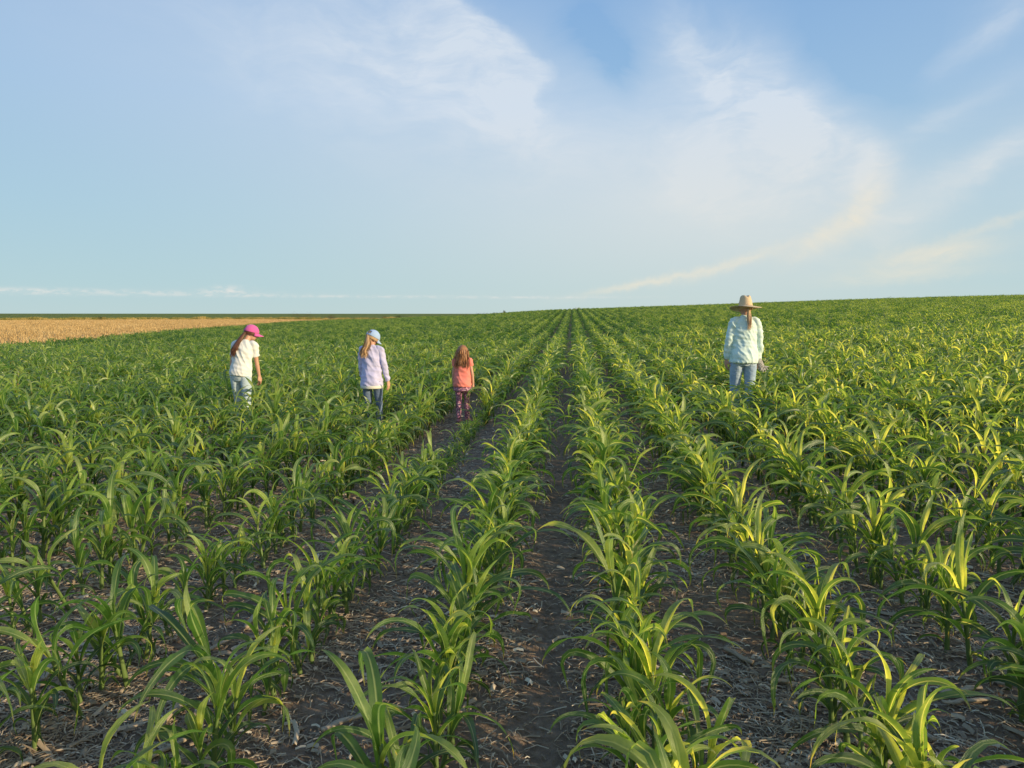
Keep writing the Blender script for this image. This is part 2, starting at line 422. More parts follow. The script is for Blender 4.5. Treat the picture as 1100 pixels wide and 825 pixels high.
# ------------------------------------------------------------------ corn geometry
def leaf_geo(mb, rnd, s, ns=16, nc=2, zmul=1.0):
    """s: dict h phi L W th0 th1 k tw dphi wave tone"""
    p = np.array([s['x0'], s['y0'], s['h']], float)
    V = []; F = []; UV = []; T = []
    ph1, ph2 = rnd.uniform(0, 6.28), rnd.uniform(0, 6.28); fr = s['L']*rnd.uniform(26, 38)
    for i in range(ns+1):
        t = i/ns
        th = s['th0']+(s['th1']-s['th0'])*(t**s['k'])
        if 'kink' in s and t > s['kink']: th = min(th+(t-s['kink'])*6, R(185))
        ph = s['phi']+s['dphi']*t*t
        d = np.array([math.sin(th)*math.cos(ph), math.sin(th)*math.sin(ph), math.cos(th)])
        if i > 0: p = p+d*s['L']/ns
        sd_ = np.array([-math.sin(ph), math.cos(ph), 0.]); nn = np.cross(d, sd_)
        tw = s['tw']*t**1.4+s['tw0']
        s2 = sd_*math.cos(tw)+nn*math.sin(tw); n2 = np.cross(d, s2)
        w = (.50+.50*math.sin(PI/2*t/.3)) if t < .3 else max(1-((t-.3)/.7)**1.75, 0)
        w *= s['W']/2
        fold = R(62)*(1-t)**1.6+R(12)
        for j in range(2*nc+1):
            a_ = (j-nc)/nc; aa = abs(a_)
            wv = s['wave']*math.sin(fr*t+(ph1 if a_ > 0 else ph2))*aa*aa*min(1, 4*t)*min(1, 4*(1-t))
            if aa == 1: w_ = w*(1-.16*max(0, math.sin(fr*1.7*t+ph1*3+a_))**4)
            else: w_ = w
            q = p+s2*a_*w_*math.cos(fold*.8)+n2*(aa*w*math.sin(fold*.8)*(1.0 if aa < 1 else .9)+wv)
            V.append(tuple(q)); UV.append((j/(2*nc), t)); T.append(s['tone'])
    m = 2*nc+1
    for i in range(ns):
        for j in range(2*nc):
            F.append((i*m+j, i*m+j+1, (i+1)*m+j+1, (i+1)*m+j))
    mb.add(V, F, UV, T)

def plant_specs(rnd):
    """a young corn plant about 0.62 m tall"""
    n = rnd.choice([7, 8, 9, 9]); L = []
    base = rnd.uniform(-.25, .25); vig = rnd.choice([.72, .9, 1.0, 1.0, 1.1, 1.22]); hs = rnd.uniform(.23, .31)*vig**.5
    lean = (rnd.gauss(0, .02), rnd.gauss(0, .02))
    for i in range(n):
        f = i/(n-1)
        side = (i % 2)*PI
        up = max(0, (f-.62)/.38)
        mid = 1-abs(f-.52)/.52
        s = dict(h=.035+f**.9*hs, phi=base+side+rnd.gauss(0, .42), L=(.22+.24*mid**.7-.02*up+rnd.uniform(-.05, .09))*vig,
                 W=.021+.023*mid**.6+.012*up+rnd.uniform(-.003, .005), th0=R(rnd.uniform(10, 30)*(1-up)+rnd.uniform(1, 9)*up),
                 th1=R(rnd.uniform(125, 210)*(1-up**1.5)+rnd.uniform(60, 175)*up**1.5), k=rnd.uniform(1.2, 2.3)+.8*up, tw=rnd.gauss(0, 1.5), tw0=rnd.gauss(0, .08)+up*rnd.uniform(-.4, .4),
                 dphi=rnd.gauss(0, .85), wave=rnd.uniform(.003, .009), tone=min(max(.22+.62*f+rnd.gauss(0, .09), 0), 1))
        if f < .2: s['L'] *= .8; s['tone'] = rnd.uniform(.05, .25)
        if rnd.random() < .28 and up < .6: s['kink'] = rnd.uniform(.45, .7)
        s['x0'] = lean[0]*f+math.cos(s['phi'])*.005; s['y0'] = lean[1]*f+math.sin(s['phi'])*.006
        L.append(s)
    return L, hs, lean

def stalk_geo(mb, hs, lean, seg=8, k=3):
    r = []
    for i in range(6):
        f = i/5
        r.append((lean[0]*f, lean[1]*f, -.03+f*(hs+.08), (.0125-.006*f)*(1.12 if i % 2 else 1), (.0105-.005*f)*(1.12 if i % 2 else 1)))
    tube(mb, r, seg, k, tone=.35)

NV = 22
lib = bpy.data.collections.new('corn_library')     # sources of the instanced crop
VAR = []; VNAMES = []
for q in range(NV):
    rnd = random.Random(100+q)
    specs, hs, lean = plant_specs(rnd)
    lm = []
    for s in specs:
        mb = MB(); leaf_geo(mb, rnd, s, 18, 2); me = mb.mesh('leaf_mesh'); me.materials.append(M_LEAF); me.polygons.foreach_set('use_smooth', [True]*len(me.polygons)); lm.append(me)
    mb = MB(); stalk_geo(mb, hs, lean); sm = mb.mesh('stalk_mesh'); sm.materials.append(m_stalk); sm.polygons.foreach_set('use_smooth', [True]*len(sm.polygons))
    VAR.append((sm, lm))
    # the same kind of plant as one light mesh for the mass of the crop
    rnd = random.Random(100+q); specs, hs, lean = plant_specs(rnd)
    mb = MB()
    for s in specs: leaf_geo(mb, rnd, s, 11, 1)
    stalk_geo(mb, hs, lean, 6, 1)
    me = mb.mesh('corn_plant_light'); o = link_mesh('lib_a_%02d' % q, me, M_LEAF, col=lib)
NCH = 12; CL = 1.14
for q in range(NCH):
    rnd = random.Random(500+q); mb = MB()
    y = -CL/2+.05
    while y < CL/2:
        specs, hs, lean = plant_specs(rnd)
        sub = MB()
        for s in specs[1:]: leaf_geo(sub, rnd, s, 6, 1)
        a0 = rnd.gauss(0, .5)+(PI if rnd.random() < .5 else 0); sc = rnd.uniform(.8, 1.1); ca, sa = math.cos(a0)*sc, math.sin(a0)*sc
        ox = rnd.gauss(0, .02)
        V2 = [(x*ca-yy*sa+ox, x*sa+yy*ca+y, z*sc) for x, yy, z in sub.v]
        dt = rnd.gauss(0, .08)
        mb.add(V2, sub.f, sub.uv, [t+dt for t in sub.t])
        y += rnd.uniform(.09, .14)
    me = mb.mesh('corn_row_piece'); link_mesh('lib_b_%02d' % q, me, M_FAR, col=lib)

# ------------------------------------------------------------------ where people stand
PEOPLE = dict(woman=(2.36, 10.5), pink=(-4.76, 10.35), blue=(-2.75, 10.05), coral=(-1.62, 10.9))
def clear(x, y):
    for k, (px, py) in PEOPLE.items():
        rr = .15 if k != 'coral' else .26
        if (x-px)**2+(y-py)**2 < rr*rr: return False
    if abs(x+1.62) < .24 and 9.4 < y < 11.2: return False
    return True

def near_path(x, y):      # the trodden gap behind the smallest girl
    return 6.6 < y < 10.9 and abs(x+1.62*y/10.9) < .30
# camera frustum test for choosing the plants that get parts
cR = co.rotation_euler.to_matrix()
def to_cam(x, y, z):
    p = cR.transposed() @ Vector((x, y, z-CAM_H)); return p
def in_view(x, y, z, m=.0):
    p = to_cam(x, y, z)
    if p.z > -.3: return False
    return abs(p.x/-p.z) < 550/800+m and abs(p.y/-p.z) < 412.5/800+m

rnd = random.Random(11)
plants = []; chunks = []
kmin, kmax = -75, 150
def scale_at(x, y):
    s = 1.0+.10*noise.noise(Vector((x*.5, y*.35, 9)))
    s *= np.interp(y, [1.5, 5, 9], [.88, .97, 1.07])
    s *= np.interp(x, [-6, -2, -1.0, .3, 1.2, 6], [.98, .93, .94, 1.02, 1.02, 1.0])
    return float(s)
for k in range(kmin, kmax):
    x = ROW0+k*DR
    y = -2.5 if abs(x) < 9 else 2.0
    while y < 26:
        gap = noise.noise(Vector((k*3.3, y*.9, 5)))
        step = rnd.choice([rnd.uniform(.035, .07), rnd.uniform(.07, .12), rnd.uniform(.08, .13), rnd.uniform(.12, .20)])*(1.04 if x < -.8 else .95)
        if gap > .42 and rnd.random() < .5: step *= 1.8
        y += step
        xx = x+rnd.gauss(0, .032)
        if abs(xx) > 8+.95*max(y, 0)+3: continue
        if xx < edge(y)+.3 or not clear(xx, y): continue
        if math.hypot(xx, y) < .55: continue
        s = scale_at(xx, y)*float(np.clip(rnd.gauss(1, .13), .6, 1.3))*(.50 if near_path(xx, y) else 1)
        plants.append((xx, y, H1(xx, y)+.015, s))
    y = 26+CL/2
    while y < 150:
        if abs(x) < .75*y+8 and x > edge(y)+.3 and math.hypot(x, y) < 165:
            chunks.append((x+rnd.gauss(0, .01), y, H1(x, y), scale_at(x, y)*rnd.gauss(.98, .05)))
        y += CL
# left edge beyond 150 m
vis = [p for p in plants if in_view(p[0], p[1], p[2]+.35, .03)]
vis.sort(key=lambda p: math.hypot(p[0], p[1]))
near300 = vis[:300]; nearset = set(id(p) for p in near300)

def rot_choice(rnd, side_bias=.5):
    return rnd.gauss(0, .75)+(PI if rnd.random() < .5 else 0)

ORD = {1: 'first', 2: 'second', 3: 'third', 4: 'fourth', 5: 'fifth', 6: 'sixth', 7: 'seventh'}
def row_phrase(k):
    if k == 0: return 'the lush row just right of the bare furrow'
    if k == -1: return 'the row just left of the bare furrow'
    if k > 0: return 'the %s row right of the bare furrow' % ORD.get(k+1, 'outer')
    return 'the %s row left of the bare furrow' % ORD.get(-k, 'outer')
rnd = random.Random(23)
byrow = {}
for p in near300: byrow.setdefault(round((p[0]-ROW0)/DR), []).append(p)
for k, lst in byrow.items():
    lst.sort(key=lambda p: p[1])
    for i, p in enumerate(lst):
        q = rnd.randrange(NV); sm, lm = VAR[q]
        e = empty('corn_plant', (p[0], p[1], p[2]), rot_choice(rnd))
        e.scale = (p[3],)*3
        e.rotation_euler.x = rnd.gauss(0, .13); e.rotation_euler.y = rnd.gauss(0, .13)
        if i == 0: lab = 'corn plant nearest the viewer in '+row_phrase(k)
        elif i == 1: lab = 'second nearest corn plant in '+row_phrase(k)
        elif i == len(lst)-1: lab = 'farthest fully separate corn plant in '+row_phrase(k)
        else: lab = 'leafy corn plant farther along '+row_phrase(k)
        tag(e, lab, 'corn plant', 'corn plants in '+row_phrase(k))
        o = bpy.data.objects.new('stalk', sm); COL.objects.link(o); o.parent = e
        for m in lm:
            o = bpy.data.objects.new('leaf', m); COL.objects.link(o); o.parent = e

# the rest of the crop as one mass
pts = []; rots = []; scl = []; ids = []
rnd = random.Random(31)
for p in plants:
    if id(p) in nearset: continue
    pts.append(p[:3]); rots.append((rnd.gauss(0, .06), rnd.gauss(0, .07), rot_choice(rnd))); scl.append(p[3]); ids.append(rnd.randrange(NV))
for p in chunks:
    sl = math.atan2(H1(p[0], p[1]+.5)-H1(p[0], p[1]-.5), 1.0)
    pts.append(p[:3]); rots.append((sl, 0, PI*(rnd.random() < .5))); scl.append(p[3]); ids.append(NV+rnd.randrange(NCH))

def gn_scatter(name, pts, rots, scl, ids, collection):
    me = bpy.data.meshes.new(name); me.vertices.add(len(pts)); me.vertices.foreach_set('co', np.array(pts, dtype=np.float32).ravel())
    for nme, typ, arr, key in (('rot', 'FLOAT_VECTOR', rots, 'vector'), ('scl', 'FLOAT', scl, 'value'), ('idx', 'INT', ids, 'value')):
        at = me.attributes.new(nme, typ, 'POINT'); at.data.foreach_set(key, np.array(arr, dtype=(np.int32 if typ == 'INT' else np.float32)).ravel())
    o = bpy.data.objects.new(name, me); COL.objects.link(o)
    ng = bpy.data.node_groups.new(name+'_scatter', 'GeometryNodeTree')
    ng.interface.new_socket('Geometry', in_out='INPUT', socket_type='NodeSocketGeometry'); ng.interface.new_socket('Geometry', in_out='OUTPUT', socket_type='NodeSocketGeometry')
    N = ng.nodes; L = ng.links
    gi = N.new('NodeGroupInput'); go = N.new('NodeGroupOutput'); ip = N.new('GeometryNodeInstanceOnPoints'); ci = N.new('GeometryNodeCollectionInfo')
    ci.inputs['Collection'].default_value = collection; ci.inputs['Separate Children'].default_value = True; ci.inputs['Reset Children'].default_value = True
    mp = N.new('GeometryNodeMeshToPoints')
    def attr(n, t):
        a = N.new('GeometryNodeInputNamedAttribute'); a.data_type = t; a.inputs['Name'].default_value = n; return a.outputs['Attribute']
    e2r = N.new('FunctionNodeEulerToRotation')
    L.new(gi.outputs[0], mp.inputs['Mesh']); L.new(mp.outputs[0], ip.inputs['Points']); L.new(ci.outputs[0], ip.inputs['Instance']); ip.inputs['Pick Instance'].default_value = True
    L.new(attr('idx', 'INT'), ip.inputs['Instance Index']); L.new(attr('rot', 'FLOAT_VECTOR'), e2r.inputs[0]); L.new(e2r.outputs[0], ip.inputs['Rotation'])
    L.new(attr('scl', 'FLOAT'), ip.inputs['Scale']); L.new(ip.outputs[0], go.inputs[0])
    md = o.modifiers.new('scatter', 'NODES'); md.node_group = ng
    return o
crop = gn_scatter('corn_crop', pts, rots, scl, ids, lib)
tag(crop, 'mass of young green corn rows running to the horizon', 'corn crop', kind='stuff')
print('plants', len(plants), 'chunks', len(chunks))

# ------------------------------------------------------------------ straw litter on the soil
def straw_material():
    m, nt, out = new_mat('straw')
    at = nt.node('ShaderNodeAttribute', attribute_name='tone')
    geo = nt.node('ShaderNodeNewGeometry'); n = nt.noise(60, 3, .6, geo.outputs['Position'])
    f = nt.math('ADD', at.outputs['Fac'], nt.math('MULTIPLY_ADD', n.outputs[0], .3, -.15), clamp=True)
    colr = nt.ramp(f, [(0., (.17, .115, .075)), (.45, (.36, .275, .19)), (.8, (.58, .47, .34)), (1., (.80, .69, .52))])
    b = bsdf(nt, colr, .85, spec=.2); nt.l.new(b.outputs[0], out.inputs[0]); return m
M_STRAW = straw_material()
rng = np.random.default_rng(5)
def surf(x, y):     # local soil surface, from the ground grid
    i = np.clip(np.searchsorted(YT, y)-1, 0, ny-2); j = np.clip(np.searchsorted(XT, x)-1, 0, nx-2)
    fy = (y-YT[i])/(YT[i+1]-YT[i]); fx = (x-XT[j])/(XT[j+1]-XT[j])
    return (GZ[i, j]*(1-fx)*(1-fy)+GZ[i, j+1]*fx*(1-fy)+GZ[i+1, j]*(1-fx)*fy+GZ[i+1, j+1]*fx*fy)
N = 230000
y = 1.2+11*rng.random(N)**1.7; x = (rng.random(N)*2-1)*(1.4+.78*y)
keep = np.ones(N, bool)
fur = np.exp(-((x+.11)/.15)**2)*.85
patch = np.array([noise.noise(Vector((a*1.1, b_*.9, 2))) for a, b_ in zip(x, y)])
keep &= rng.random(N) > fur; keep &= rng.random(N) < np.clip(.75+patch*1.1, .12, 1)
keep &= x > -30
x = x[keep]; y = y[keep]; n_ = len(x)
ln = rng.gamma(2.0, .019, n_)+.010; ln = np.where(rng.random(n_) < .02, ln*2.6, ln); ln = np.clip(ln, .010, .26); wd = rng.uniform(.0009, .0030, n_)*np.where(rng.random(n_) < .07, 3.6, 1)
an = rng.random(n_)*2*PI; tilt = rng.normal(0, .16, n_); bend = rng.normal(0, .4, n_)
z0 = surf(x, y)+rng.uniform(.001, .013, n_)
dx = np.cos(an); dy = np.sin(an)
P0 = np.stack([x-dx*ln/2, y-dy*ln/2, z0-np.sin(tilt)*ln/2], 1)
P2 = np.stack([x+dx*ln/2, y+dy*ln/2, z0+np.sin(tilt)*ln/2], 1)
P1 = np.stack([x-dy*bend*ln*.3, y+dx*bend*ln*.3, z0+.004], 1)
sx = np.stack([-dy*wd, dx*wd, np.zeros(n_)], 1); up = np.stack([np.zeros(n_), np.zeros(n_), wd*1.3], 1)
VV = np.empty((n_, 9, 3))
for i, p in enumerate((P0, P1, P2)):
    VV[:, i*3] = p+sx; VV[:, i*3+1] = p+up; VV[:, i*3+2] = p-sx
ft = np.array([(0, 1, 4, 3), (1, 2, 5, 4), (3, 4, 7, 6), (4, 5, 8, 7)])
FF = (np.arange(n_)[:, None, None]*9+ft[None]).reshape(-1, 4)
me = bpy.data.meshes.new('straw'); me.vertices.add(n_*9); me.vertices.foreach_set('co', VV.ravel())
me.loops.add(FF.size); me.loops.foreach_set('vertex_index', FF.ravel().astype(np.int32)); me.polygons.add(len(FF))
me.polygons.foreach_set('loop_start', np.arange(0, FF.size, 4, dtype=np.int32)); me.polygons.foreach_set('loop_total', np.full(len(FF), 4, dtype=np.int32)); me.update(calc_edges=True)
tn = np.clip(rng.normal(.45, .24, n_), 0, 1); at = me.attributes.new('tone', 'FLOAT', 'POINT'); at.data.foreach_set('value', np.repeat(tn, 9).astype(np.float32))
tag(link_mesh('straw_litter', me, M_STRAW), 'grey brown chopped straw lying on the soil', 'straw', kind='stuff')

# countable dry stalk pieces
m_dry, nt, out = new_mat('dry_stalk')
tcx = nt.node('ShaderNodeTexCoord'); n = nt.noise(1, 4, .65, nt.mapping(tcx.outputs['Object'], (14, 220, 220))); oi = nt.node('ShaderNodeObjectInfo')
colr = nt.ramp(n.outputs[0], [(.3, (.20, .15, .11)), (.55, (.46, .37, .27)), (.75, (.66, .56, .43))]); colr = nt.mix(nt.math('MULTIPLY', oi.outputs['Random'], .5), colr, (.30, .22, .15))
b = bsdf(nt, colr, .8, n.outputs[0], .6, .003, .2); nt.l.new(b.outputs[0], out.inputs[0])
DEB = [(-1.74, 4.06, -1.57, 4.13, .013, 'pale dry corn stalk lying crosswise, farthest back in the left litter gap'),
 (-1.68, 3.62, -1.73, 3.90, .014, 'thick whitish dry stalk pointing away between two left corn rows'),
 (-1.78, 3.24, -1.66, 3.52, .011, 'long slim dry stalk slanting across straw in the left gap'),
 (-1.48, 3.24, -1.47, 3.52, .012, 'dry stalk in left gap with its far end beside a leaning corn plant'),
 (-1.68, 3.10, -1.52, 3.34, .013, 'brownish dry stalk nearest the curled corn leaf in the left gap'),
 (-1.55, 2.45, -1.42, 2.66, .011, 'thin tan stalk flat on straw at the lower left edge of litter'),
 (-.96, 2.68, -.78, 2.88, .014, 'broad pale flattened stalk beside the second row left of the furrow'),
 (-1.62, 2.60, -1.60, 2.86, .016, 'grey dry stalk at lower left, pointing away from the viewer'),
 (-2.34, 3.00, -2.40, 3.20, .012, 'short pale stalk half hidden by leaves at far lower left'),
 (-.03, 5.30, .13, 5.08, .010, 'thin pale stalk crossing the bare soil furrow'),
 (.74, 3.50, .83, 3.34, .014, 'stubby grey stalk in the gap right of the lush middle row'),
 (1.53, 3.07, 1.71, 3.13, .014, 'split tan stalk lying at the right, upper of two close together'),
 (1.50, 3.00, 1.70, 3.04, .010, 'thin tan stalk at the right, lower of two close together'),
 (1.28, 2.88, 1.34, 2.73, .013, 'short brown stalk near the bottom right corn plants'),
 (.86, 3.17, .94, 3.16, .012, 'tiny cream stalk chip on the straw in the right gap')]
for (x0, y0, x1, y1, r, lab) in DEB:
    Ld = math.hypot(x1-x0, y1-y0); mb = MB(); rn = random.Random(int(Ld*1e4))
    rr = []
    for i in range(8):
        f = i/7; node = 1.22 if i in (2, 5) else 1
        rr.append((-Ld/2+Ld*f, rn.gauss(0, .003), rn.gauss(0, .0015), r*.62*node*rn.uniform(.85, 1.1), r*node*rn.uniform(.9, 1.1)))
    tube(mb, rr, 9, 3, side=(0, 0, 1))
    mx, my = (x0+x1)/2, (y0+y1)/2
    o = link_mesh('dry_stalk', mb.mesh('dry_stalk'), m_dry)
    o.location = (mx, my, float(surf(np.array([mx]), np.array([my]))[0])+r*.6+.020); o.rotation_euler = (0, rn.uniform(-.05, .05), math.atan2(y1-y0, x1-x0))
    tag(o, lab, 'dry stalk', 'dry stalk pieces left on the soil')

# ------------------------------------------------------------------ stubble, weeds
m_st, nt, out = new_mat('stubble_straw')
oi = nt.node('ShaderNodeObjectInfo'); at = nt.node('ShaderNodeAttribute', attribute_name='tone')
colr = nt.ramp(nt.math('MULTIPLY_ADD', oi.outputs['Random'], .4, nt.math('MULTIPLY', at.outputs['Fac'], .6)), [(0., (.26, .16, .06)), (.5, (.64, .43, .18)), (1., (.88, .67, .34))])
b = bsdf(nt, colr, .85, spec=.2)
tr = nt.node('ShaderNodeBsdfTranslucent'); nt.l.new(colr, tr.inputs[0]); mx = nt.node('ShaderNodeMixShader'); mx.inputs[0].default_value = .3
nt.l.new(b.outputs[0], mx.inputs[1]); nt.l.new(tr.outputs[0], mx.inputs[2]); nt.l.new(mx.outputs[0], out.inputs[0])
lib2 = bpy.data.collections.new('stubble_library')
for q in range(6):
    rn = random.Random(900+q); mb = MB()
    for i in range(34):
        x = rn.gauss(0, .10); y = rn.uniform(-.8, .8); h = rn.uniform(.10, .26); a = rn.uniform(0, PI); w = rn.uniform(.006, .016); lx, ly = rn.gauss(0, .06), rn.gauss(0, .06)
        mb.add([(x-math.cos(a)*w, y-math.sin(a)*w, -.02), (x+math.cos(a)*w, y+math.sin(a)*w, -.02), (x+lx+math.cos(a)*w, y+ly+math.sin(a)*w, h), (x+lx-math.cos(a)*w, y+ly-math.sin(a)*w, h)], [(0, 1, 2, 3)], tone=rn.random())
    for i in range(40):
        x = rn.uniform(-.38, .38); y = rn.uniform(-.8, .8); a = rn.uniform(0, PI); l = rn.uniform(.05, .22); w = rn.uniform(.008, .02); z = rn.uniform(.01, .07)
        c, s = math.cos(a)*l, math.sin(a)*l; dz = rn.uniform(-.02, .05)
        mb.add([(x-c-s*w/l, y-s+c*w/l, z), (x-c+s*w/l, y-s-c*w/l, z), (x+c+s*w/l, y+s-c*w/l, z+dz), (x+c-s*w/l, y+s+c*w/l, z+dz)], [(0, 1, 2, 3)], tone=rn.random())
    link_mesh('st_%d' % q, mb.mesh('st'), m_st, col=lib2, smooth=False)
pts = []; rots = []; scl = []; ids = []; rn = random.Random(77)
y = 20.
while y < 250:
    x = float(edge(y))-.5
    while x > -1.0*y-14:
        stepx = .76
        if rn.random() < .93: pts.append((x+rn.gauss(0, .03), y+rn.uniform(-.2, .2), H1(x, y))); rots.append((0, 0, PI*(rn.random() < .5))); scl.append(rn.uniform(.85, 1.2)); ids.append(rn.randrange(6))
        x -= stepx
    y += 1.7 if y < 90 else 2.6
tag(gn_scatter('crop_stubble', pts, rots, scl, ids, lib2), 'tan cut stubble standing in the harvested field', 'stubble', kind='stuff')

def weed_mat(name, stops, transl=.35):
    m, nt, out = new_mat(name)
    oi = nt.node('ShaderNodeObjectInfo'); at = nt.node('ShaderNodeAttribute', attribute_name='tone')
    colr = nt.ramp(nt.math('MULTIPLY_ADD', oi.outputs['Random'], .5, nt.math('MULTIPLY', at.outputs['Fac'], .5)), stops)
    b = bsdf(nt, colr, .8, spec=.2); tr = nt.node('ShaderNodeBsdfTranslucent'); nt.l.new(colr, tr.inputs[0]); mx = nt.node('ShaderNodeMixShader'); mx.inputs[0].default_value = transl
    nt.l.new(b.outputs[0], mx.inputs[1]); nt.l.new(tr.outputs[0], mx.inputs[2]); nt.l.new(mx.outputs[0], out.inputs[0]); return m
m_weed = weed_mat('dry_weeds', [(0., (.10, .13, .02)), (.4, (.32, .30, .07)), (.7, (.60, .44, .14)), (1., (.78, .58, .24))])
lib3 = bpy.data.collections.new('weed_library')
for q in range(6):
    rn = random.Random(700+q); mb = MB()
    for i in range(120):
        x = rn.gauss(0, .5); y = rn.gauss(0, .4); h = rn.uniform(.35, 1.0)*(1-.35*abs(x)); a = rn.uniform(0, PI); w = rn.uniform(.02, .05); lx = rn.gauss(0, .15); h = max(h, .1)
        mb.add([(x-math.cos(a)*w, y-math.sin(a)*w, -.05), (x+math.cos(a)*w, y+math.sin(a)*w, -.05), (x+lx*.5+math.cos(a)*w*1.3, y+math.sin(a)*w, h*.6), (x+lx, y, h)], [(0, 1, 2, 3)], tone=rn.random())
    link_mesh('wd_%d' % q, mb.mesh('wd'), m_weed, col=lib3, smooth=False)
pts = []; rots = []; scl = []; ids = []; rn = random.Random(78)
# dry grass verge: (azimuth deg, distance)
VERGE = [(-41, 255), (-34, 262), (-28, 268), (-22, 262), (-19, 235), (-15, 205), (-11.5, 172), (-8, 150), (-5, 140), (-2, 134), (0.6, 132)]
va = [v[0] for v in VERGE]; vd = [v[1] for v in VERGE]
a_ = -41.0
while a_ < .6:
    d = float(np.interp(a_, va, vd)); dens_ = .5+.5*noise.noise(Vector((a_*.9, 1, 4)))
    for _ in range(5):
        if rn.random() < dens_+.25:
            d2 = d+rn.gauss(0, 3.5); x = math.sin(R(a_))*d2; y = math.cos(R(a_))*d2
            hh = rn.uniform(.5, 1.05)*(.75 if a_ > -12 else 1.1)*(.6+.8*max(0, dens_))
            pts.append((x, y, H1(x, y))); rots.append((0, 0, rn.uniform(0, 6.28))); scl.append(hh); ids.append(rn.randrange(6))
    a_ += .9/d*57.3
tag(gn_scatter('dry_grass_verge', pts, rots, scl, ids, lib3), 'yellow brown dry grass strip along the far edge of the fields', 'dry grass', kind='stuff')

# a few separate bushes on the sky line
m_bushg = weed_mat('bush_green', [(0., (.02, .035, .012)), (1., (.07, .09, .025))]); m_busht = weed_mat('bush_tan', [(0., (.10, .10, .02)), (1., (.30, .25, .07))]); m_bushr = weed_mat('bush_red', [(0., (.09, .04, .02)), (1., (.24, .11, .05))])
m_twig, nt, out = new_mat('twig'); b = bsdf(nt, nt.mix(nt.noise(12).outputs[0], (.05, .035, .02), (.12, .09, .06)), .9); nt.l.new(b.outputs[0], out.inputs[0])
def bush(azd, d, w, h, mat, lab, seed, tall=False):
    rn = random.Random(seed); x = math.sin(R(azd))*d; y = math.cos(R(azd))*d
    e = empty('bush', (x, y, H1(x, y))); tag(e, lab, 'bush')
    mb = MB()
    clumps = [(rn.gauss(0, w*.22), rn.gauss(0, w*.2), rn.uniform(.3, .85)*h) for _ in range(12)]
    for i in range(900):
        c = rn.choice(clumps); s = h*.16 if not tall else h*.12
        px, py, pz = c[0]+rn.gauss(0, w*.10), c[1]+rn.gauss(0, w*.10), max(.02, c[2]+rn.gauss(0, s)); a = rn.uniform(0, 6.28); l = rn.uniform(.03, .08)*max(1, h*.7); t = rn.uniform(-1, 1)
        u = Vector((math.cos(a), math.sin(a), t)).normalized()*l; v = Vector((-math.sin(a), math.cos(a), rn.uniform(-.6, .6)))*l*.5
        p = Vector((px, py, pz)); mb.add([p-u, p+v, p+u, p-v], [(0, 1, 2, 3)], tone=rn.random())
    link_mesh('foliage', mb.mesh('foliage'), mat, e, smooth=False)
    mb = MB()
    for c in clumps[:7]: tube(mb, [(0, 0, -.1, .03, .03), (c[0]*.5, c[1]*.5, c[2]*.5, .02, .02), (*c, .008, .008)], 5, 2)
    link_mesh('stem', mb.mesh('stem'), m_twig, e)
bush(-5.25, 138, .60, 1.05, m_busht, 'tallest slim bush standing up from the horizon line', 1, True)
bush(-5.95, 138, .9, .80, m_bushg, 'low olive bush just left of the slim tall bush', 2)
bush(-6.8, 137, 2.6, .75, m_bushg, 'dark wide bush on the crest left of the tall bush', 3)
bush(-3.6, 138, 2.0, .62, m_bushg, 'flat dark bush on the crest right of the tall bush', 4)
bush(-8.3, 150, 2.2, .9, m_busht, 'tan bush on the crest, farther left along the verge', 5)
bush(-13.2, 196, 3.5, 1.3, m_bushg, 'dark bush on the horizon right above the blue cap', 6)
bush(-14.3, 203, 2.2, 1.2, m_bushr, 'small reddish bush on the horizon above the blue cap', 7)
bush(-20.2, 250, 9, 2.2, m_bushr, 'wide red brown bush at the far end of the tan field', 8)
bush(-18.2, 238, 5, 1.6, m_bushr, 'narrow red brown bush right of the widest one', 9)
bush(-33.4, 258, 3, 1.1, m_bushg, 'green bush in the grass strip at the far left', 10)

# ================================================================== people
def simple_mat(name, c1, c2, rough=.7, scale=40, bump=.2, sheen=0, stretch=(1, 1, 1), spec=.3, extra=None):
    m, nt, out = new_mat(name)
    t = nt.node('ShaderNodeTexCoord'); vec = nt.mapping(t.outputs['Object'], stretch)
    n = nt.noise(scale, 4, .6, vec); colr = nt.mix(n.outputs[0], c1, c2)
    if extra: colr = extra(nt, t.outputs['Object'], colr)
    b = bsdf(nt, colr, rough, n.outputs[0], bump, .004, spec, sheen); nt.l.new(b.outputs[0], out.inputs[0]); return m
def skin_mat():
    m, nt, out = new_mat('skin')
    t = nt.node('ShaderNodeTexCoord'); n = nt.noise(14, 3, .5, t.outputs['Object'])
    b = bsdf(nt, nt.mix(n.outputs[0], (.50, .27, .18), (.62, .36, .25)), .5, spec=.4)
    b.inputs['Subsurface Weight'].default_value = .12; b.inputs['Subsurface Radius'].default_value = (.02, .008, .004); b.inputs['Subsurface Scale'].default_value = .5
    nt.l.new(b.outputs[0], out.inputs[0]); return m
M_SKIN = skin_mat()
M_EYE = simple_mat('eye', (.8, .8, .78), (.85, .85, .82), .2)
def denim(name, c1, c2, fade):
    def ex(nt, vec, colr):
        n = nt.noise(6, 4, .6, vec); w = nt.noise(1, 2, .5, nt.mapping(vec, (500, 500, 180)))
        c = nt.mix(nt.ramp(n.outputs[0], [(.42, 0.), (.62, .8)]), colr, fade)
        return nt.mix(nt.math('MULTIPLY', w.outputs[0], .3), c, (.5, .6, .75))
    return simple_mat(name, c1, c2, .85, 90, .3, .1, extra=ex)
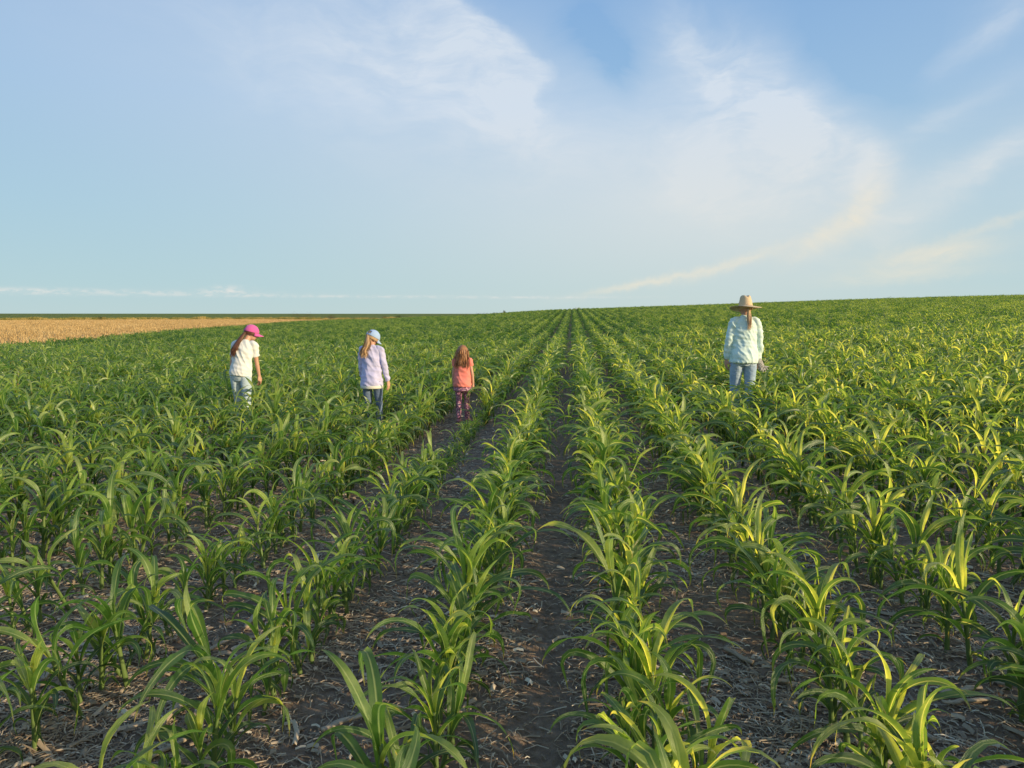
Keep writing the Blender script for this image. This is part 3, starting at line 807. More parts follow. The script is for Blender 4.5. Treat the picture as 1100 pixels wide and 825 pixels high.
def hair_mat(name, c1, c2, c3):
    def ex(nt, vec, colr):
        n = nt.noise(1, 4, .65, nt.mapping(vec, (170, 170, 9))); c = nt.mix(nt.ramp(n.outputs[0], [(.4, 0.), (.65, 1.)]), colr, c3); at = nt.node('ShaderNodeAttribute', attribute_name='tone'); return nt.mix(1.0, c, nt.ramp(at.outputs['Fac'], [(0., .45), (.5, .9), (1., 1.7)]), 'MULTIPLY')
    return simple_mat(name, c1, c2, .5, 12, .2, 0, (6, 6, 1), .4, ex)

def rotv(v, M): return tuple(M @ Vector(v))
def folds(amp, f=(9, 9, 22), seed=0, f2=(26, 26, 10)):
    def d(c, n):
        a = noise.noise(Vector((c.x*f[0]+c.z*7+seed, c.y*f[1]+seed, c.z*f[2])))
        b_ = noise.noise(Vector((c.x*f2[0]+seed, c.y*f2[1], c.z*f2[2]+c.x*6)))
        return amp*((1-abs(a)*2.6)*.55+b_*.6)
    return d

def hand(mb, wrist, dirv, inward, s, curl=.5):
    """palm + four fingers + thumb. dirv: hand direction; inward: palm normal; s = hand length"""
    d = Vector(dirv).normalized(); n = (Vector(inward)-d*Vector(inward).dot(d)).normalized(); a = d.cross(n)     # a: across the knuckles
    w = Vector(wrist)
    P_ = lambda u, v, t: w+d*u*s+a*v*s+n*t*s
    pr = [(*P_(-.06, 0, 0), .15*s, .11*s), (*P_(.08, 0, 0), .20*s, .10*s), (*P_(.30, 0, .01), .24*s, .09*s), (*P_(.50, 0, .02), .22*s, .07*s)]
    tube(mb, pr, 12, 3, side=tuple(a))
    for v, L_, rr in ((-.165, .40, .048), (-.055, .47, .052), (.055, .50, .054), (.165, .44, .052)):
        p = P_(.46, v, .02); rg = [(*p, rr*s, rr*s)]; ang = .12
        for f in (.44, .32, .24):
            ang += curl*(.55+.45*abs(v)*2); dr = d*math.cos(ang)+n*math.sin(ang)+a*(v*.35); p = p+dr*L_*f*s; rg.append((*p, rr*s*.92, rr*s*.92)); rr *= .92
        tube(mb, rg, 8, 2, side=tuple(a))
    p = P_(.12, .17, .03); rg = [(*p, .07*s, .07*s)]
    for u, v, t, r_ in ((.27, .30, .10, .062), (.41, .36, .17, .055), (.53, .36, .24, .044)): rg.append((*P_(u, v, t), r_*s, r_*s))
    tube(mb, rg, 8, 2, side=tuple(n))

def head_geo(mb, c, s, M):
    """s = head height (chin to crown); face looks along +Y of M"""
    def at(x, y, z): q = M @ Vector((x*s, y*s, z*s)); return (c[0]+q.x, c[1]+q.y, c[2]+q.z)
    ellipsoid(mb, at(0, -.03, .09), (.335*s, .405*s, .41*s), M)
    ellipsoid(mb, at(0, .08, -.14), (.27*s, .30*s, .33*s), M)
    ellipsoid(mb, at(0, .22, -.33), (.13*s, .12*s, .11*s), M)          # chin
    ellipsoid(mb, at(0, .335, .06), (.20*s, .06*s, .035*s), M)         # brow
    for sx in (-1, 1):
        ellipsoid(mb, at(sx*.15, .25, -.10), (.10*s, .10*s, .09*s), M)  # cheek
        ellipsoid(mb, at(sx*.335, -.02, -.04), (.035*s, .075*s, .12*s), M)  # ear
    N0 = at(0, .36, .03); N1 = at(0, .47, -.12)
    tube(mb, [(*N0, .035*s, .03*s), (*at(0, .42, -.05), .045*s, .04*s), (*N1, .065*s, .05*s), (*at(0, .40, -.15), .05*s, .03*s)], 10, 2)
    ellipsoid(mb, at(0, .355, -.225), (.10*s, .04*s, .018*s), M); ellipsoid(mb, at(0, .345, -.262), (.085*s, .04*s, .02*s), M)
    return at

def shell(mb, c, s, M, rx, ry, rz, cz, zmin=-.1, nu=40, nv=14, off=(0, 0), hole=None, bump=0.0, seed=0):
    """cap crown: upper part of an ellipsoid, open below"""
    V = []; F = []
    for i in range(nv+1):
        th = (PI/2+math.asin(min(.9, -zmin)))*i/nv
        for j in range(nu):
            ph = 2*PI*j/nu
            b_ = 1+bump*noise.noise(Vector((math.cos(ph)*3+seed, math.sin(ph)*3, th*3)))
            q = M @ Vector(((rx*math.sin(th)*math.cos(ph)*b_+off[0])*s, (ry*math.sin(th)*math.sin(ph)*b_+off[1])*s, (cz+rz*math.cos(th)*b_)*s))
            V.append((c[0]+q.x, c[1]+q.y, c[2]+q.z))
    for i in range(nv):
        for j in range(nu):
            if hole and hole((i+.5)/nv, (j+.5)/nu*360): continue
            j2 = (j+1) % nu; F.append((i*nu+j, (i+1)*nu+j, (i+1)*nu+j2, i*nu+j2))
    mb.add(V, F)

def ribbons(mb, strands, w, rn, droop=None):
    """strands: lists of points; thin flat locks of hair"""
    for pts in strands:
        p = catmull(pts, 4); n = len(p); ph = rn.uniform(0, PI); V = []; F = []
        for i, q in enumerate(p):
            t = i/(n-1); ww = w*rn.uniform(.9, 1.1)*(1-.75*t**2)+.0005
            V += [(q[0]-math.cos(ph)*ww, q[1]-math.sin(ph)*ww, q[2]), (q[0]+math.cos(ph)*ww, q[1]+math.sin(ph)*ww, q[2])]
        for i in range(n-1): F.append((2*i, 2*i+1, 2*i+3, 2*i+2))
        mb.add(V, F, tone=rn.random())

def shoe_geo(foot, dirv, L):
    mb = MB(); d = Vector(dirv).normalized(); f = Vector(foot); rg = []
    for u, h, w in ((-.30, .030, .5), (-.24, .044, .8), (0, .046, .88), (.3, .036, 1.0), (.55, .028, .92), (.68, .018, .55)):
        p = f+d*u*L; rg.append((p.x, p.y, f.z+h*L/.24*.85, w*.19*L, h*L/.24*.85))
    sdv = Vector((d.y, -d.x, 0)); tube(mb, rg, 14, 3, side=tuple(sdv))
    tube(mb, [(f.x, f.y, f.z+.03, .16*L, .2*L), (f.x, f.y, f.z+.10, .15*L, .18*L)], 12, 2)
    return remeshed(mb, 'shoe', .006, 3)

def build_person(key, loc, rz, p):
    """p holds joints in local metres: facing +Y, X right, Z up"""
    e = empty('person', (loc[0], loc[1], H1(*loc)), rz); tag(e, p['label'], 'person')
    J = {k: Vector(v) for k, v in p['J'].items()}
    b = p['build']      # body width multiplier (metres)
    # ---- body
    mb = MB()
    pel, ch, nk, hd = J['pelvis'], J['chest'], J['neck'], J['head']
    sp = lambda v, ra, rb: (v.x, v.y, v.z, ra*b, rb*b)
    lat = (J['sh_r']-J['sh_l']).normalized()
    tube(mb, [sp(pel-Vector((0, 0, .10*b)), .12, .09), sp(pel, .155, .10), sp(pel.lerp(ch, .45), .118, .085), sp(ch, .145, .095), sp(ch.lerp(nk, .7), .12, .07), sp(nk, .052, .052)], 20, 4, side=tuple(lat))
    tube(mb, [sp(nk-Vector((0, 0, .03*b)), .058, .058), sp(nk.lerp(hd, .5), .050, .052), sp(hd, .045, .05)], 14, 3)
    for s in 'lr':
        sg = -1 if s == 'l' else 1
        sh, elb, wr = J['sh_'+s], J['el_'+s], J['wr_'+s]
        tube(mb, [sp(sh.lerp(ch, .35), .05, .05), sp(sh, .050, .052), sp(sh.lerp(elb, .5), .040, .043), sp(elb, .034, .035), sp(elb.lerp(wr, .35), .034, .033), sp(wr, .023, .027)], 14, 4)
        hand(mb, wr, (wr-elb).normalized()*.7+Vector((0, 0, -.5)), (-sg, .25, 0), p['hand'], p.get('curl', .45))
        hp, kn, an = J['hip_'+s], J['kn_'+s], J['an_'+s]
        tube(mb, [sp(hp+Vector((0, 0, .04*b)), .085, .095), sp(hp.lerp(kn, .3), .078, .085), sp(kn, .050, .056), sp(kn.lerp(an, .35), .050, .056), sp(an, .032, .036)], 16, 4)
        tube(mb, [sp(an, .034, .036), sp(an+Vector((0, .01, -.04*b)), .038, .05)], 10, 2)
    hs = p['head']; HM = Matrix.Rotation(R(p['head_yaw']), 3, 'Z') @ Matrix.Rotation(R(p['head_pitch']), 3, 'X') @ Matrix.Rotation(R(p.get('head_roll', 0)), 3, 'Y')
    at = head_geo(mb, hd, hs, HM)
    body = link_mesh('body', remeshed(mb, 'body', .0055 if b > .8 else .005, 3), M_SKIN, e)
    for sx in (-1, 1):
        q = at(sx*.135, .325, .0); m2 = MB(); ellipsoid(m2, q, (.045*hs, .045*hs, .032*hs), HM, 10, 8); link_mesh('eye', m2.mesh('eye'), M_EYE, e)
    # ---- shirt
    S = p['shirt']; mb = MB()
    hem = pel+Vector((0, -.016*b, S['hem']))
    tube(mb, [(*hem, S['hw']*b, S['hd']*b), (*(hem.lerp(ch, .25)), S['hw']*b*.97, S['hd']*b*1.0), (*(hem.lerp(ch, .6)), S['ww']*b, .114*b), (*ch, .168*b, .112*b), (*(ch.lerp(nk, .50)), .172*b, .096*b), (*(ch.lerp(nk, .80)), .135*b, .080*b), (*nk, .072*b, .066*b), (*(nk+Vector((0, .004, .022*b))), .055*b, .056*b)], 28, 5, side=tuple(lat))
    for s in 'lr':
        sh, elb, wr = J['sh_'+s], J['el_'+s], J['wr_'+s]
        r0 = [sp(sh.lerp(nk, .55)-Vector((0, 0, .012*b)), .040, .050), sp(sh, .060, .062)]
        if S['sleeve'] == 'long': r0 += [sp(sh.lerp(elb, .5), .058, .060), sp(elb, .049, .052), sp(elb.lerp(wr, .5), .044, .046), sp(elb.lerp(wr, .97), .035, .038)]
        elif S['sleeve'] == 'short': r0 += [sp(sh.lerp(elb, .35), .062, .066), sp(sh.lerp(elb, .68), .060, .066)]
        else: r0 += [sp(sh.lerp(elb, .2), .060, .062), sp(sh.lerp(elb, .42), .055, .058)]
        tube(mb, r0, 18, 4)
    link_mesh('shirt', remeshed(mb, 'shirt', .007, 3, disp=folds(S['fold'], (13, 9, 5), S['seed'], (9, 20, 24))), S['mat'], e)
    if S.get('trim'):
        mb = MB(); z0 = hem
        tube(mb, [(*(z0+Vector((0, 0, -.022))), S['hw']*b*1.035, S['hd']*b*1.04), (*(z0+Vector((0, 0, .018))), S['hw']*b*1.03, S['hd']*b*1.04)], 28, 3, side=tuple(lat)); link_mesh('shirt_hem', mb.mesh('hem'), S['trim'], e)
    # ---- trousers
    T = p['legs']; mb = MB()
    tube(mb, [sp(pel-Vector((0, 0, .11*b)), .135, .105), sp(pel-Vector((0, .008*b, .03*b)), .162, .122), sp(pel+Vector((0, 0, .05*b)), .150, .110), sp(pel+Vector((0, 0, .11*b)), .135, .098)], 24, 4, side=tuple(lat))
    for s in 'lr':
        hp, kn, an = J['hip_'+s], J['kn_'+s], J['an_'+s]
        tube(mb, [sp(hp+Vector((0, -.005, .03*b)), .088, .108), sp(hp.lerp(kn, .3), .088, .100), sp(kn, .062*T, .070*T), sp(kn.lerp(an, .35), .060*T, .068*T), sp(kn.lerp(an, .8), .053*T, .060*T), sp(an, .054*T, .062*T)], 18, 4)
    link_mesh('jeans' if 'leggings' not in p else 'leggings', remeshed(mb, 'jeans', .006, 2, disp=folds(.0045 if T > .9 else .002, (14, 14, 34), 3, (20, 20, 16))), p['leg_mat'], e)
    for s in 'lr':
        an = J['an_'+s]; f = an+Vector((0, .01, -p.get('foot_drop_'+s, an.z))); link_mesh('shoe', shoe_geo(f, p.get('foot_dir', (0, 1, 0)), p['shoe']), p['shoe_mat'], e)
    return e, J, at, HM

def stdJ(H, lean=0, side=0, feet=.10, twist=0, arms=None, head_fwd=.02, stride=(0, 0), sw=.106, head_side=0):
    """joints of a standing figure of height H"""
    h = H
    pel = Vector((0, 0, .535*h)); tors = .318*h
    dirn = Vector((math.sin(R(side)), math.sin(R(lean)), math.cos(R(lean))*math.cos(R(side))))
    nk = pel+dirn*tors; ch = pel+dirn*tors*.62+Vector((0, -.012*h*(lean > 4), 0))
    hd = nk+dirn*.025*h+Vector((head_side*h, head_fwd*h, .046*h))
    c, s = math.cos(R(twist)), math.sin(R(twist))
    J = dict(pelvis=pel, chest=ch, neck=nk, head=hd)
    for k, sg in (('l', -1), ('r', 1)):
        sh = nk-dirn*.030*h+Vector((c*sg*sw*h*.86, s*sg*sw*h*.86, -.004*h)); J['sh_'+k] = sh
        ax, ay, ex_, ey = (arms or {}).get(k, (.10, .0, .06, .10))
        J['el_'+k] = sh+Vector((sg*ax, ay, -math.sqrt(max(0, 1-ax*ax-ay*ay))))*.172*h
        J['wr_'+k] = J['el_'+k]+Vector((sg*ex_, ey, -math.sqrt(max(0, 1-ex_*ex_-ey*ey))))*.145*h
        J['hip_'+k] = pel+Vector((sg*.052*h, 0, -.03*h))
        st = stride[0 if k == 'l' else 1]
        an = Vector((sg*feet*.5*h, st*h, .047*h+abs(min(st, 0))*.25*h)); J['an_'+k] = an
        m = J['hip_'+k].lerp(an, .47); J['kn_'+k] = m+Vector((0, .012*h+abs(st)*.10*h, .01*h))
    return J

# ---- materials of clothes
def tmat(name, c, sheen=.15): return simple_mat(name, tuple(v*.93 for v in c), c, .85, 30, .15, sheen)
m_mint = tmat('mint_cotton', (.70, .85, .78)); m_white = tmat('white_cotton', (.76, .76, .72)); m_lilac = tmat('lilac_cotton', (.55, .53, .76)); m_cream = tmat('cream_cotton', (.74, .72, .62))
m_coral = tmat('coral_cotton', (.88, .25, .20))
j_w = denim('light_denim', (.24, .35, .50), (.32, .43, .57), (.48, .57, .66)); j_p = denim('pale_denim', (.36, .47, .56), (.44, .54, .61), (.56, .64, .66)); j_b = denim('dark_denim', (.03, .06, .16), (.05, .09, .20), (.12, .18, .29))
def ex_leg(nt, vec, colr):
    v = nt.node('ShaderNodeTexVoronoi'); v.inputs['Scale'].default_value = 46; nt.l.new(vec, v.inputs['Vector'])
    c = nt.mix(nt.ramp(v.outputs['Distance'], [(.30, 1.), (.42, 0.)]), colr, (.80, .45, .50))
    v2 = nt.node('ShaderNodeTexVoronoi'); v2.inputs['Scale'].default_value = 30; nt.l.new(vec, v2.inputs['Vector'])
    return nt.mix(nt.ramp(v2.outputs['Distance'], [(.16, 1.), (.26, 0.)]), c, (.75, .62, .68))
m_legg = simple_mat('patterned_cotton', (.24, .09, .17), (.34, .14, .24), .8, 30, .1, 0, extra=ex_leg)
h_auburn = hair_mat('brown_hair', (.075, .028, .016), (.11, .045, .025), (.17, .075, .040)); h_blond = hair_mat('blond_hair', (.36, .20, .09), (.48, .29, .14), (.62, .43, .24)); h_straw = hair_mat('strawberry_hair', (.58, .35, .17), (.70, .45, .24), (.80, .58, .36)); h_red = hair_mat('light_brown_hair', (.19, .075, .035), (.30, .13, .06), (.52, .27, .12))
m_boot = simple_mat('brown_leather', (.10, .06, .035), (.16, .10, .06), .6); m_snk = simple_mat('pink_canvas', (.45, .20, .24), (.55, .26, .30), .7); m_snk2 = simple_mat('grey_canvas', (.3, .3, .32), (.4, .4, .42), .7)
m_pinkcap = tmat('pink_cap_cotton', (.66, .12, .36)); m_bluecap = tmat('blue_cap_cotton', (.36, .50, .74))
def ex_straw(nt, vec, colr):
    w = nt.node('ShaderNodeTexWave'); w.bands_direction = 'Z'; w.inputs['Scale'].default_value = 32; w.inputs['Distortion'].default_value = 1.2; nt.l.new(vec, w.inputs['Vector'])
    return nt.mix(nt.math('MULTIPLY', w.outputs['Fac'], .35), colr, (.42, .28, .14))
m_strawhat = simple_mat('hat_straw', (.66, .49, .28), (.80, .63, .40), .8, 90, .5, 0, extra=ex_straw)
m_band = simple_mat('hat_band', (.16, .10, .06), (.22, .14, .08), .8)

def add_solid(o, t):
    m = o.modifiers.new('thick', 'SOLIDIFY'); m.thickness = t; m.offset = 1
def hair_cap(e, at, HM, hd, hs, mat, cz=.08, zmin=-.35, seed=0, face_open=True):
    mb = MB()
    shell(mb, hd, hs, HM, .385, .445, .46, cz, zmin, 48, 18, (0, -.035), hole=(lambda v, a: v > .55 and 42 < a < 138) if face_open else None, bump=.06, seed=seed)
    o = link_mesh('hair', mb.mesh('hair'), mat, e); add_solid(o, .006); return o
def ball_cap(e, HM, hd, hs, mat, tilt=0):
    M = HM @ Matrix.Rotation(R(tilt), 3, 'X')
    mb = MB()
    def hole(v, a): return v > .60 and (a > 248 and a < 292) and v < .93-.012*abs(a-270)*.3
    shell(mb, hd, hs, M, .415, .485, .455, .14, -.08, 60, 22, (0, -.02), hole=hole)
    cap = link_mesh('cap', mb.mesh('cap'), mat, e); add_solid(cap, .004)
    # brim
    mb = MB(); V = []; F = []; nu, nv = 24, 8
    for i in range(nv+1):
        for j in range(nu+1):
            ph = R(28+124*j/nu); f = i/nv
            r0x, r0y = .412, .465
            x = math.cos(ph)*r0x*(1+.05*f); y = math.sin(ph)*r0y-.02+f*.40*max(0.0, math.sin((ph-R(28))/R(124)*PI))**.55
            z = .105-.16*(x/.41)**2*f*.9-.09*f
            q = M @ Vector((x*hs, y*hs, z*hs)); V.append((hd.x+q.x, hd.y+q.y, hd.z+q.z))
    for i in range(nv):
        for j in range(nu): a = i*(nu+1)+j; F.append((a, a+1, a+nu+2, a+nu+1))
    mb.add(V, F); br = link_mesh('brim', mb.mesh('brim'), mat, cap); add_solid(br, .005)
    mb = MB(); q = M @ Vector((0, -.02*hs, .60*hs)); ellipsoid(mb, (hd.x+q.x, hd.y+q.y, hd.z+q.z), (.03*hs, .03*hs, .018*hs), M, 10, 6); link_mesh('button', mb.mesh('button'), mat, cap)
    return cap

# ---------------- woman with straw hat
Hh = 1.70
J = stdJ(Hh, lean=2, side=1.5, feet=.115, stride=(.05, -.04), arms=dict(l=(.27, -.08, .06, .22), r=(.20, -.10, -.02, .14)), head_fwd=.012, sw=.098)
J['el_r'].y += .02
wm = dict(label='adult in a mint green long sleeve shirt, light blue jeans and wide straw hat', J=J, build=1.0, hand=.185, head=.225, head_yaw=12, head_pitch=-14,
          shirt=dict(hem=-.085, hw=.188, hd=.160, ww=.165, sleeve='long', fold=.018, seed=2, mat=m_mint), legs=1.08, leg_mat=j_w, shoe=.26, shoe_mat=m_boot)
e, J, at, HM = build_person('woman', PEOPLE['woman'], R(2), wm)
hd = J['head']; hs = .225
hair_cap(e, at, HM, hd, hs, h_straw)
rn = random.Random(3); root = Vector(at(0, -.42, -.10)); tip = Vector((.040, -.115, J['neck'].z-.13)); st = []
mb = MB(); mid = Vector((.035, -.105, J['neck'].z-.03))
tube(mb, [(*root, .020, .016), (*(root.lerp(mid, .35)), .022, .018), (*mid, .024, .014), (*(mid.lerp(tip, .55)), .016, .009), (*tip, .004, .003)], 14, 5)
for i in range(90):
    a = rn.uniform(0, 6.28); r = rn.uniform(.006, .030); o_ = Vector((math.cos(a)*r, math.sin(a)*r*.6, 0))
    st.append([tuple(root+o_*.4), tuple(mid.lerp(root, .4)+o_), tuple(mid+o_*1.1), tuple(mid.lerp(tip, .6)+o_*.9), tuple(tip+o_*.9+Vector((rn.gauss(0, .008), 0, rn.uniform(-.05, .08))))])
ribbons(mb, st, .0035, rn); link_mesh('ponytail', mb.mesh('ponytail'), h_straw, e)
# straw hat
HMh = HM @ Matrix.Rotation(R(7), 3, 'X'); mb = MB(); V = []; F = []
prof = [(0.0, .70), (.13, .71), (.22, .70), (.285, .66), (.325, .57), (.355, .43), (.395, .26), (.41, .14), (.44, .085), (.52, .065), (.68, .055), (.86, .062), (.96, .075), (.985, .078)]
prof = [tuple(q) for q in catmull(prof, 3)]; nu = 64
for i, (r, z) in enumerate(prof):
    for j in range(nu):
        a = 2*PI*j/nu; x = r*math.cos(a)*.93; y = r*math.sin(a)*1.06
        zz = z
        if r < .46:
            zz -= .11*math.exp(-(x/.10)**2)*max(0, (z-.50)/.2) if z > .50 else 0
            if z > .25: x *= 1-.16*max(0, math.sin(a))*((z-.25)/.35)
        else:
            f = (r-.44)/.46; zz += f*f*(-.03*math.cos(a)-.02-.10*abs(math.sin(a))**2)+.012*math.sin(3*a+1)*f
        q = HMh @ Vector((x*hs*1.0, (y-.03)*hs, (zz+.03)*hs*1.08)); V.append((hd.x+q.x, hd.y+q.y, hd.z+q.z))
for i in range(len(prof)-1):
    for j in range(nu): j2 = (j+1) % nu; F.append((i*nu+j, (i+1)*nu+j, (i+1)*nu+j2, i*nu+j2))
mb.add(V, F); hat = link_mesh('straw_hat', mb.mesh('straw_hat'), m_strawhat, e); add_solid(hat, .005)
mb = MB(); V = []; F = []
for i, (r, z) in enumerate(((.437, .125), (.422, .17), (.412, .21))):
    for j in range(nu):
        a = 2*PI*j/nu; q = HMh @ Vector((r*math.cos(a)*.93*hs, (r*math.sin(a)*1.06-.03)*hs, (z+.03)*hs*1.08)); V.append((hd.x+q.x, hd.y+q.y, hd.z+q.z))
for i in range(2):
    for j in range(nu): j2 = (j+1) % nu; F.append((i*nu+j, i*nu+j2, (i+1)*nu+j2, (i+1)*nu+j))
mb.add(V, F); link_mesh('hat_band', mb.mesh('hat_band'), m_band, hat)
# collar
# gloves in the right hand
def ex_gl(nt, vec, colr):
    v = nt.node('ShaderNodeTexVoronoi'); v.inputs['Scale'].default_value = 60; nt.l.new(vec, v.inputs['Vector']); return nt.mix(nt.ramp(v.outputs['Distance'], [(.3, 1.), (.45, 0.)]), colr, (.08, .07, .07))
m_glove = simple_mat('patterned_glove', (.42, .40, .38), (.55, .52, .48), .9, 40, .2, 0, extra=ex_gl)
wr = J['wr_r']; mb = MB()
g0 = Vector((0, 0, 0))
tube(mb, [(0, .0, .08, .028, .016), (.005, 0, .04, .036, .018), (.015, 0, -.02, .040, .018), (.02, 0, -.05, .038, .014)], 14, 3)
for ang, L_ in ((-.35, .06), (.0, .085), (.35, .09), (.75, .085), (1.3, .07)):
    tube(mb, [(.02+.02*math.sin(ang), 0, -.04, .011, .010), (.02+(.03+L_*.5)*math.sin(ang), -.008, -.045-L_*.5*math.cos(ang), .011, .009), (.02+(.03+L_)*math.sin(ang), .0, -.045-L_*.9*math.cos(ang), .008, .007)], 9, 3)
tube(mb, [(-.02, .022, .09, .026, .014), (-.01, .022, .02, .032, .014), (.0, .02, -.06, .030, .012), (.0, .02, -.10, .014, .008)], 12, 3)
gl = link_mesh('gloves', remeshed(mb, 'gloves', .004, 2), m_glove)
tag(gl, "grey patterned work gloves held at the right hip of the adult in the straw hat", 'gloves')
gl.location = e.location+Matrix.Rotation(R(2), 3, 'Z') @ (wr+Vector((.012, -.035, -.055))); gl.rotation_euler = (0, R(-12), R(8))

# ---------------- girl with pink cap
Hh = 1.50
J = stdJ(Hh, lean=11, side=4, feet=.12, arms=dict(l=(.14, -.20, .06, .02), r=(.06, .12, .04, .20)), head_fwd=.050, head_side=.030, stride=(.03, -.02), twist=8)
pk = dict(label='girl in pink cap, white T-shirt and pale jeans, leaning forward and looking right', J=J, build=.84, hand=.165, head=.215, head_yaw=-55, head_pitch=-15,
          shirt=dict(hem=-.035, hw=.185, hd=.148, ww=.172, sleeve='short', fold=.015, seed=5, mat=m_white), legs=1.06, leg_mat=j_p, shoe=.23, shoe_mat=m_snk2)
e, J, at, HM = build_person('pink', PEOPLE['pink'], R(-8), pk)
hd = J['head']; hs = .215
hair_cap(e, at, HM, hd, hs, h_auburn, seed=4); ball_cap(e, HM, hd, hs, m_pinkcap)
rn = random.Random(8); root = Vector(at(.22, -.40, -.02)); nkv = J['neck']
mb = MB(); p1 = Vector((-.022, nkv.y-.095, nkv.z-.015)); p2 = Vector((-.045, nkv.y-.145, nkv.z-.10)); p3 = Vector((-.075, nkv.y-.165, nkv.z-.19))
tube(mb, [(*root, .020, .018), (*(root.lerp(p1, .5)), .032, .026), (*p1, .036, .028), (*(p1.lerp(p2, .5)), .041, .030), (*p2, .042, .030), (*p3, .020, .016)], 16, 5)
st = []
for i in range(130):
    a = rn.uniform(0, 6.28); r = rn.uniform(.018, .042); o_ = Vector((math.cos(a)*r, math.sin(a)*r*.75, 0)); w1 = rn.uniform(-.012, .012)
    st.append([tuple(root+o_*.5), tuple(p1+o_*.95), tuple(p1.lerp(p2, .5)+o_*1.1+Vector((w1, 0, 0))), tuple(p2+o_*1.12-Vector((w1, 0, 0))), tuple(p3+o_*.9+Vector((rn.gauss(0, .01), 0, rn.uniform(-.04, .05))))])
ribbons(mb, st, .0045, rn); link_mesh('ponytail', mb.mesh('ponytail'), h_auburn, e)

# ---------------- girl with blue cap
Hh = 1.41
J = stdJ(Hh, lean=4, side=-2, feet=.11, arms=dict(l=(.10, .10, .02, .30), r=(.24, -.03, .20, .10)), head_fwd=.03, stride=(.02, .05), twist=6)
bl = dict(label='girl in light blue cap, lilac long sleeve top and dark jeans, blond ponytail', J=J, build=.74, hand=.150, head=.21, head_yaw=-28, head_pitch=-26, head_roll=10,
          shirt=dict(hem=-.105, hw=.200, hd=.185, ww=.178, sleeve='long', fold=.018, seed=9, mat=m_lilac, trim=m_cream), legs=1.0, leg_mat=j_b, shoe=.22, shoe_mat=m_snk)
e, J, at, HM = build_person('blue', PEOPLE['blue'], R(-6), bl)
hd = J['head']; hs = .21
hair_cap(e, at, HM, hd, hs, h_blond, seed=7); ball_cap(e, HM, hd, hs, m_bluecap)
rn = random.Random(9); root = Vector(at(0, -.47, .10)); nkv = J['neck']; mb = MB(); st = []
p1 = Vector((-.045, nkv.y-.075, nkv.z+.025)); p2 = Vector((-.075, nkv.y-.10, nkv.z-.05)); p3 = Vector((-.095, nkv.y-.105, nkv.z-.12))
tube(mb, [(*root, .018, .016), (*(root.lerp(p1, .5)), .032, .026), (*p1, .040, .028), (*p2, .036, .024), (*p3, .008, .006)], 16, 5)
for i in range(150):
    a = rn.uniform(0, 6.28); r = rn.uniform(.012, .045); o_ = Vector((math.cos(a)*r*1.2, math.sin(a)*r*.7, 0))
    st.append([tuple(root+o_*.4), tuple(p1+o_), tuple(p2+o_*1.15), tuple(p3+o_*1.1+Vector((rn.gauss(0, .012), 0, rn.uniform(-.05, .07))))])
for i in range(40):   # loose locks beside the neck
    x = rn.uniform(-.25, .30); a0 = at(x, -.40+abs(x)*.3, -.12); st.append([a0, tuple(Vector(a0)+Vector((x*.02, -.015, -.05))), tuple(Vector(a0)+Vector((x*.05-.02, -.012, -.11+rn.uniform(-.02, .02))))])
ribbons(mb, st, .0045, rn); link_mesh('ponytail', mb.mesh('ponytail'), h_blond, e)

# ---------------- small girl in coral
Hh = 1.12
J = stdJ(Hh, lean=2, side=0, feet=.085, arms=dict(l=(.14, -.04, .04, .12), r=(.20, -.04, .08, .10)), head_fwd=.012, stride=(-.05, .09), sw=.112)
J['an_l'].z = .07
cr = dict(label='small girl in coral top and pink patterned leggings with long loose hair', J=J, build=.69, hand=.13, head=.20, head_yaw=3, head_pitch=-14, leggings=True,
          shirt=dict(hem=-.065, hw=.192, hd=.158, ww=.175, sleeve='cap', fold=.013, seed=13, mat=m_coral), legs=.98, leg_mat=m_legg, shoe=.18, shoe_mat=m_snk)
e, J, at, HM = build_person('coral', PEOPLE['coral'], R(-3), cr)
hd = J['head']; hs = .20
hair_cap(e, at, HM, hd, hs, h_red, zmin=-.5, seed=10)
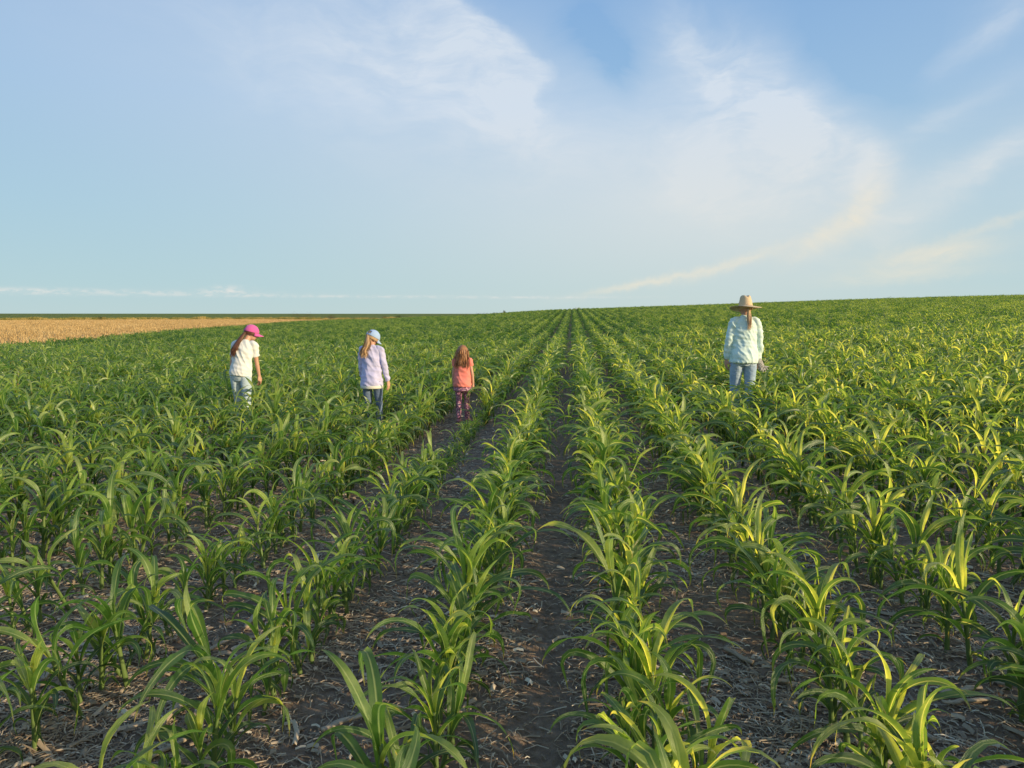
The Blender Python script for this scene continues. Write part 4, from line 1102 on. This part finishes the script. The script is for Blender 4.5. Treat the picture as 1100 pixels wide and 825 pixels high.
# patterned skirt band below the top
mb = MB(); pl = J['pelvis']; tube(mb, [(pl.x, pl.y, pl.z-.125, .140, .112), (pl.x, pl.y, pl.z-.06, .130, .104), (pl.x, pl.y, pl.z+.01, .112, .090)], 28, 4)
link_mesh('skirt', remeshed(mb, 'skirt', .006, 2, disp=folds(.006, (30, 30, 3), 1)), m_legg, e)
rn = random.Random(12); mb = MB(); st = []
nkv = J['neck']
tube(mb, [(*at(0, -.10, .30), .060, .070), (*at(0, -.14, .05), .078, .080), (*at(0, -.16, -.25), .082, .066), (nkv.x, nkv.y-.045, nkv.z-.02, .085, .045), (nkv.x+.005, nkv.y-.062, nkv.z-.085, .055, .020)], 20, 5)
for i in range(420):
    a = R(rn.uniform(172, 368)); fx, fy = math.cos(a), math.sin(a)
    r1 = Vector(at(fx*.18, fy*.22, .50)); r2 = Vector(at(fx*.40, fy*.47, .12)); r3 = Vector(at(fx*.43, fy*.47, -.22))
    L_ = rn.uniform(.08, .16) if fy < -.35 else rn.uniform(.03, .11)
    r4 = Vector((nkv.x+fx*.092+rn.gauss(0, .008), nkv.y-.01+min(fy, 0)*.065, nkv.z-.0+rn.gauss(0, .01))); r5 = r4+Vector((fx*.004+rn.gauss(0, .012), -.014, -L_))
    st.append([tuple(r1), tuple(r2), tuple(r3), tuple(r4), tuple(r5)])
for i in range(60):
    q = st[rn.randrange(len(st))]; k = Vector((rn.gauss(0, .012), rn.gauss(0, .008), rn.uniform(-.02, .02))); st.append([tuple(Vector(v)+k*j*.6) for j, v in enumerate(q)])
ribbons(mb, st, .0055, rn); link_mesh('long_hair', mb.mesh('long_hair'), h_red, e)

# ------------------------------------------------------------------ render settings
scene.view_settings.view_transform = 'Standard'; scene.view_settings.look = 'None'; scene.view_settings.exposure = 0; scene.view_settings.gamma = 1
scene.render.engine = 'CYCLES'
scene.cycles.max_bounces = 8; scene.cycles.diffuse_bounces = 3; scene.cycles.transmission_bounces = 4; scene.cycles.transparent_max_bounces = 8
